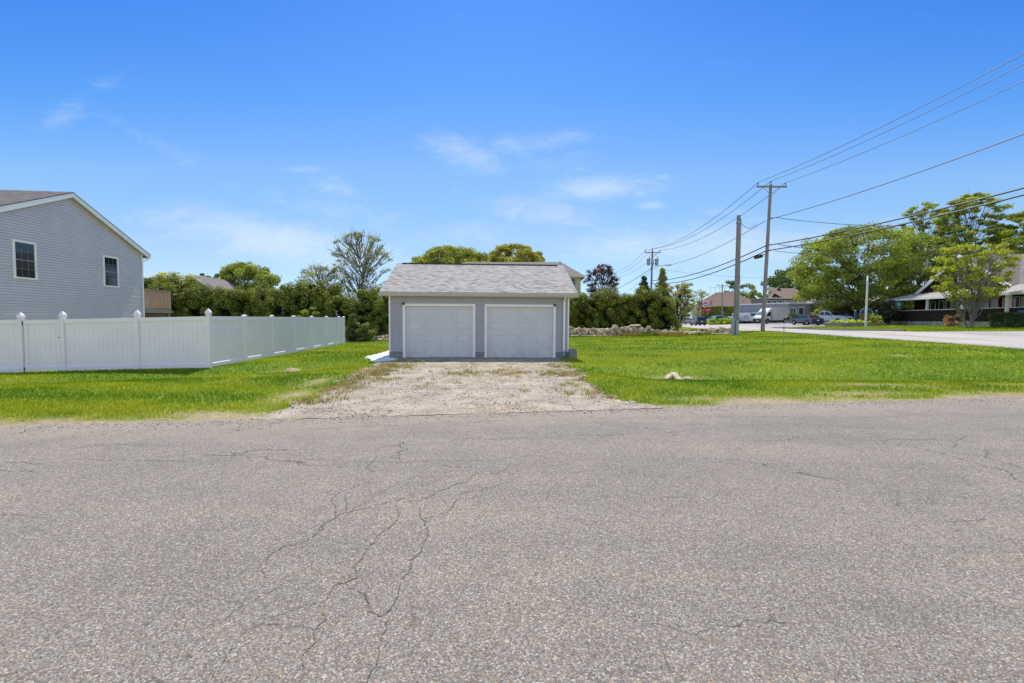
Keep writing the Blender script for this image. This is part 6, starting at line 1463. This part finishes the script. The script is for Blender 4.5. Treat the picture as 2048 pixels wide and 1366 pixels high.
def vehicle(name, label, cat, x, y, hdg, kind_, pcol, group=None, extras=None, z=None):
    zz = h1(x, y) if z is None else z
    c_h = (math.cos(hdg), math.sin(hdg)); za, zb2 = h1(x + 1.5*c_h[0], y + 1.5*c_h[1]), h1(x - 1.5*c_h[0], y - 1.5*c_h[1])
    th = thing(name, label, cat, (x, y, zz), hdg, group); th.rotation_euler = (0, -math.atan2(za - zb2, 3.0), hdg)
    pt = pcol if not isinstance(pcol, tuple) else paint('paint_' + name, pcol)
    K = dict(sedan=dict(L=4.7, W=.90, wb=2.75, wr=.33, f=.98), suv=dict(L=4.6, W=.93, wb=2.68, wr=.36, f=.95), van=dict(L=5.95, W=1.02, wb=3.95, wr=.35, f=.98), pickup=dict(L=5.7, W=1.0, wb=3.6, wr=.41, f=.95), stake=dict(L=6.2, W=1.05, wb=3.9, wr=.42, f=1.0))[kind_]
    L2 = K['L']/2; fx = L2 - K['f']; rx = fx - K['wb']; W_ = K['W']; r = K['wr']; ar = r + .07
    lo = .2 if kind_ not in ('pickup', 'stake') else .42
    def bottom(): return [(-L2+.12, lo)] + [(rx + ar*math.cos(a), max(lo, r + ar*math.sin(a))) for a in np.linspace(math.pi, 0, 9)] + [(fx + ar*math.cos(a), max(lo, r + ar*math.sin(a))) for a in np.linspace(math.pi, 0, 9)] + [(L2-.12, lo)]
    if kind_ == 'sedan':
        top = [(L2, .42), (L2-.04, .66), (L2-.25, .80), (fx-.15, .92), (.85, .98), (-1.5, 1.02), (-L2+.2, 1.03), (-L2+.02, .92), (-L2, .45)]
        gh = [(1.0, .96), (.25, 1.38), (-.25, 1.44), (-.85, 1.42), (-1.35, 1.32), (-1.95, 1.0)]; wins = [[(.72, 1.0), (.2, 1.33), (-.38, 1.37), (-.38, 1.0)], [(-.46, 1.0), (-.46, 1.37), (-.95, 1.35), (-1.42, 1.2), (-1.5, 1.02)]]; ins = .2; ws = ([.98, .98], [.28, 1.37]); rw = ([-1.9, 1.01], [-1.38, 1.3])
    elif kind_ == 'suv':
        top = [(L2, .45), (L2-.05, .85), (L2-.3, .98), (1.05, 1.08), (-1.9, 1.12), (-L2+.06, 1.1), (-L2, .95), (-L2+.02, .45)]
        gh = [(1.15, 1.06), (.45, 1.56), (-.2, 1.66), (-1.4, 1.66), (-1.95, 1.58), (-2.18, 1.1)]; wins = [[(.9, 1.1), (.4, 1.5), (-.3, 1.56), (-.3, 1.12)], [(-.38, 1.12), (-.38, 1.56), (-1.15, 1.56), (-1.15, 1.13)], [(-1.23, 1.13), (-1.23, 1.55), (-1.6, 1.52), (-1.85, 1.2)]]; ins = .17; ws = ([1.13, 1.08], [.48, 1.54]); rw = ([-2.16, 1.15], [-1.97, 1.55])
    elif kind_ == 'van':
        top = [(L2, .45), (L2-.03, .95), (L2-.18, 1.12), (L2-.55, 1.30), (L2-1.35, 2.1), (L2-1.75, 2.44), (L2-2.2, 2.54), (-L2+.25, 2.56), (-L2+.06, 2.5), (-L2, 1.4), (-L2, .5)]
        gh = None; wins = [[(L2-.82, 1.28), (L2-1.33, 1.85), (L2-1.75, 1.92), (L2-1.75, 1.25), (L2-1.0, 1.2)]]; ins = .0; ws = ([L2-.56, 1.31], [L2-1.33, 2.06]); rw = None
    elif kind_ == 'pickup':
        top = [(L2, .55), (L2-.03, 1.08), (L2-.2, 1.2), (1.35, 1.28), (-.95, 1.28), (-.97, 1.3), (-L2+.05, 1.3), (-L2, .6)]
        gh = [(1.35, 1.26), (.72, 1.82), (.2, 1.9), (-.55, 1.88), (-.9, 1.28)]; wins = [[(1.1, 1.3), (.68, 1.74), (.1, 1.8), (.1, 1.3)], [(.0, 1.3), (.0, 1.8), (-.5, 1.78), (-.7, 1.32)]]; ins = .14; ws = ([1.33, 1.28], [.75, 1.8]); rw = ([-.9, 1.32], [-.6, 1.82])
    else:
        top = [(L2, .55), (L2, 1.25), (L2-.9, 1.4), (L2-1.05, 1.42), (.75, 1.42), (.7, .85), (-L2, .85), (-L2, .65)]
        gh = [(L2-.9, 1.38), (L2-1.35, 2.05), (L2-1.7, 2.12), (.95, 2.1), (.78, 1.4)]; wins = [[(L2-1.1, 1.43), (L2-1.42, 1.96), (1.0, 2.0), (1.0, 1.43)]]; ins = .13; ws = ([L2-.92, 1.4], [L2-1.33, 2.02]); rw = None
    top = top[::-1] if False else top
    prof = bottom() + top
    mb = MB()
    zt_ = max(z for x, z in top)
    tum = (lambda z: .03 + (.10 if z < .45 else 0) * 1 + (max(0, z - .8) * (.1 if kind_ != 'van' else .075)))
    side_loft(mb, prof, W_, tum); body = obj('body', mb, pt, th, bevel=.035)
    if gh:
        mb = MB(); zb_ = gh[0][1]; L_ = [(x, W_ - .06 - ins * (z - zb_) / (zt_ if False else .45) * .55, z) for x, z in gh]; Rr = [(x, -y_, z) for x, y_, z in L_]; n = len(gh)
        mb.add(L_ + Rr, [tuple(range(n)), tuple(range(2*n-1, n-1, -1))] + [(i, (i+1) % n, (i+1) % n + n, i+n) for i in range(n)]); obj('cabin', mb, pt, th, bevel=.03)
    for w_ in wins:
        for s in (-1, 1):
            mb = MB()
            def yw(z): return (W_ - .06 - ins * (z - gh[0][1]) / .45 * .55 + .006) if gh else (W_ - tum(z) + .006)
            mb.prism(w_, lambda a, b: (a, s*yw(b), b), lambda a, b: (a, s*(yw(b) - .03), b)); obj('side_window', mb, M['glass_dark'], th)
    def cross_glass(nm, a, b, hw0, hw1, outx):
        mb = MB(); (ax_, az_), (bx2, bz_) = a, b; nx, nz = (bz_-az_), -(bx2-ax_); l = math.hypot(nx, nz) * (1 if nx*outx > 0 else -1); nx, nz = nx/l*.012, nz/l*.012
        f = lambda t_, hw, s: (ax_ + (bx2-ax_)*t_ + nx, s*hw, az_ + (bz_-az_)*t_ + nz)
        mb.add([f(.08, hw0, -1), f(.08, hw0, 1), f(.94, hw1, 1), f(.94, hw1, -1)], [(0,1,2,3)]); o = obj(nm, mb, M['glass_teal' if nm == 'windscreen' and kind_ == 'van' else 'glass_dark'], th)
    cross_glass('windscreen', ws[0], ws[1], W_*.86, W_*.72, 1)
    if rw: cross_glass('rear_window', rw[0], rw[1], W_*.8, W_*.66, -1)
    for s in (-1, 1):
        hz = {'sedan': .62, 'suv': .78, 'van': .98, 'pickup': .95, 'stake': 1.0}[kind_]
        mb = MB(); mb.box(L2-.14, L2+.012, s*(W_-.36) - .16, s*(W_-.36) + .16, hz-.09, hz+.08); obj('headlight', mb, M['clear_lamp'], th, bevel=.02)
        tz = {'sedan': .82, 'suv': .98, 'van': 1.25, 'pickup': 1.0, 'stake': .75}[kind_]; th_ = .28 if kind_ == 'van' else .11
        mb = MB(); mb.box(-L2-.012, -L2+.2, s*(W_-.2) - .14, s*(W_-.2) + .135, tz-th_, tz+th_); obj('taillight', mb, M['red_lamp'], th, bevel=.02)
        mx_ = ws[0][0] - .28; mb = MB(); mb.box(mx_-.08, mx_+.08, s*(W_+.02), s*(W_+.2), ws[0][1]+.02, ws[0][1]+.2); mb.box(mx_-.03, mx_+.03, s*(W_-.12), s*(W_+.02), ws[0][1]+.04, ws[0][1]+.09); obj('mirror', mb, M['black_plastic'], th, bevel=.02)
        for xx in (fx, rx): wheel(th, xx, s*(W_ - .02), r, .24)
    mb = MB(); mb.box(L2-.1, L2+.02, -W_*.62, W_*.62, lo+.1, hz-.0 if kind_ != 'van' else .8); mb.box(L2-.14, L2+.03, -W_*.86, W_*.86, lo-.02, lo+.22); obj('grille', mb, M['black_plastic'], th, bevel=.015)
    mb = MB(); mb.box(L2+.021, L2+.035, -.16, .16, lo+.22, lo+.36); obj('number_plate', mb, M['white_paint'], th)
    mb = MB(); mb.box(-L2-.02, -L2-.005, -.16, .16, .72 if kind_ != 'sedan' else .62, .86 if kind_ != 'sedan' else .76); obj('number_plate', mb, M['white_paint'], th)
    mb = MB(); mb.box(-L2-.03, -L2+.1, -W_*.86, W_*.86, lo, lo+.22); obj('rear_bumper', mb, M['black_plastic'] if kind_ in ('van', 'suv') else pt, th, bevel=.02)
    mb = MB(); mb.box(rx-.2, fx+.2, -W_*.7, W_*.7, lo-.02, lo+.12); obj('underbody', mb, M['black_plastic'], th)
    if kind_ == 'van':
        for s in (-1, 1):
            mb = MB(); mb.box(rx+.5, fx-.5, s*(W_-.0)-.012, s*(W_)+.012, .38, .52); obj('side_moulding', mb, M['black_plastic'], th)
            mb = MB(); mb.box(-L2+.02, rx-.45, s*W_-.012, s*W_+.012, .42, .98); obj('side_moulding', mb, M['black_plastic'], th)
            for xx in (fx, rx):
                mb = MB(); n_=9; vs=[]
                for rr2 in (ar+.0, ar+.08):
                    for a in np.linspace(0, math.pi, n_): vs.append((xx + rr2*math.cos(a), s*(W_-.028), r + rr2*math.sin(a)))
                    for a in np.linspace(0, math.pi, n_): vs.append((xx + rr2*math.cos(a), s*(W_+.012), r + rr2*math.sin(a)))
                mb.add(vs, [(k+n_, k+1+n_, k+1+3*n_, k+3*n_) for k in range(n_-1)] + [(k+2*n_, k+1+2*n_, k+1+3*n_, k+3*n_) for k in range(n_-1)] + [(k, k+1, k+1+n_, k+n_) for k in range(n_-1)]); obj('wheel_trim', mb, M['black_plastic'], th)
            mb = MB(); mb.box(L2-1.93, L2-1.83, s*(W_-.03), s*(W_)+.01, 1.0, 1.13); obj('door_handle', mb, M['black_plastic'], th)
            mb = MB(); mb.box(L2-1.985, L2-1.965, s*(W_-.10), s*(W_)-.022, .55, 1.95); obj('door_seam', mb, M['black_plastic'], th)
        mb = MB(); mb.box(L2-.1, L2+.025, -W_*.9, W_*.9, .3, .82); obj('front_bumper', mb, M['black_plastic'], th, bevel=.03)
    if kind_ == 'stake':
        mb = MB()
        for i in range(7): mb.box(-L2+.02+i*.6, -L2+.08+i*.6, -1.0, -.95, .86, 2.1); mb.box(-L2+.02+i*.6, -L2+.08+i*.6, .95, 1.0, .86, 2.1)
        for zz_ in (1.05, 1.4, 1.75, 2.0):
            mb.box(-L2, .6, -1.03, -1.001, zz_, zz_+.12); mb.box(-L2, .6, 1.001, 1.03, zz_, zz_+.12)
        obj('stake_sides', mb, M['white_trim'], th)
    return th
def H_(dx, dy): return math.atan2(dy, dx)
def VP(u, Y): return PX(u, Y), Y
x, y = VP(1542, 74.5); vehicle('delivery_van', 'tall white panel van parked behind the leaning utility pole', 'van', x, y, H_(-.93, -.37), 'van', (.66, .66, .68), z=h1(x, y) + .05)
x, y = VP(1612, 64.5); vehicle('sedan', 'dark grey-blue sedan seen from its left rear in front of the pickup', 'car', x, y, H_(-.05, 1), 'sedan', (.045, .05, .075))
x, y = VP(1655, 66.5); vehicle('pickup_truck', 'silver-white pickup truck parked under the maple, nose toward the street', 'pickup truck', x, y, H_(.42, -.9), 'pickup', (.55, .57, .6))
x, y = VP(1702, 68.5); vehicle('suv', 'dark green-black car in the maple shade between pickup and blue sign', 'car', x, y, H_(.1, -1), 'suv', (.015, .022, .02))
x, y = VP(1757, 66.5); vehicle('suv', 'dark purple car parked just right of the blue sign', 'car', x, y, H_(.05, 1), 'suv', (.025, .02, .05))
x, y = VP(1396, 86.0); vehicle('suv', 'black hatchback driving away on the street below the store pylon sign', 'car', x, y, H_(.09, 1), 'suv', (.010, .011, .02))
PG2 = 'cars parked in front of the tall hedge'
for u, Y, kd, c, lab, hh in [(1430, 98, 'suv', (.10, .32, .42), 'teal-blue parked car just right of the pylon sign post', (-.96, -.27)), (1446, 99, 'sedan', (.14, .2, .3), 'grey-blue parked car, second from the pylon sign', (-.96, -.27)),
    (1461, 97, 'sedan', (.55, .55, .57), 'white parked car left of the stub pole', (-.96, -.27)), (1484, 92, 'suv', (.05, .13, .36), 'bright blue car parked just right of the stub pole', (-.96, -.27)), (1366, 101, 'sedan', (.5, .48, .42), 'pale parked car beyond the black hatchback', (-.9, -.3))]:
    x, y = VP(u, Y); vehicle('parked_car', lab, 'car', x, y, H_(*hh), kd, c, PG2)
x, y = VP(1499, 90); vehicle('stake_truck', 'white stake-bed truck between the blue car and the van', 'truck', x, y, H_(.44, -.9), 'stake', (.5, .5, .5))
# box trailer and pale post at the far left of the lot
x, y = VP(1352, 99); bx = thing('box_trailer', 'silver box trailer partly hidden by the grey-green tree', 'trailer', (x, y, h1(x, y)), R(5))
mb = MB(); mb.box(-1.6, 1.6, -.9, .9, .6, 2.35); obj('body', mb, M['metal_grey'], bx, bevel=.04)
mb = MB(); mb.box(-1.62, 1.62, -.92, .92, 2.351, 2.42); obj('roof', mb, M['white_trim'], bx)
for s in (-.5, .5): wheel(bx, s, .85, .33); wheel(bx, s, -.85, .33)
mb = MB()
for i in range(5): mb.box(-1.3 + i*.6, -1.26 + i*.6, -.93, -.901, .65, 2.3)
obj('ribs', mb, M['white_trim'], bx)
x, y = VP(1360.5, 82); pp = MB(); pp.box(-.3, .3, -.25, .25, -.1, .12); pp.box(-.2, .2, -.18, .18, .12, .95); pp.tube([(0, 0, .95), (0, 0, 1.12)], [.24, .12], 10)
o = obj('pink_bollard', pp, pm('pink_concrete', (.40, .27, .25), .8, .15), bevel=.03); o.location = (x, y, h1(x, y)); tag(o, 'squat pinkish concrete post on the far verge left of the black hatchback', 'post')
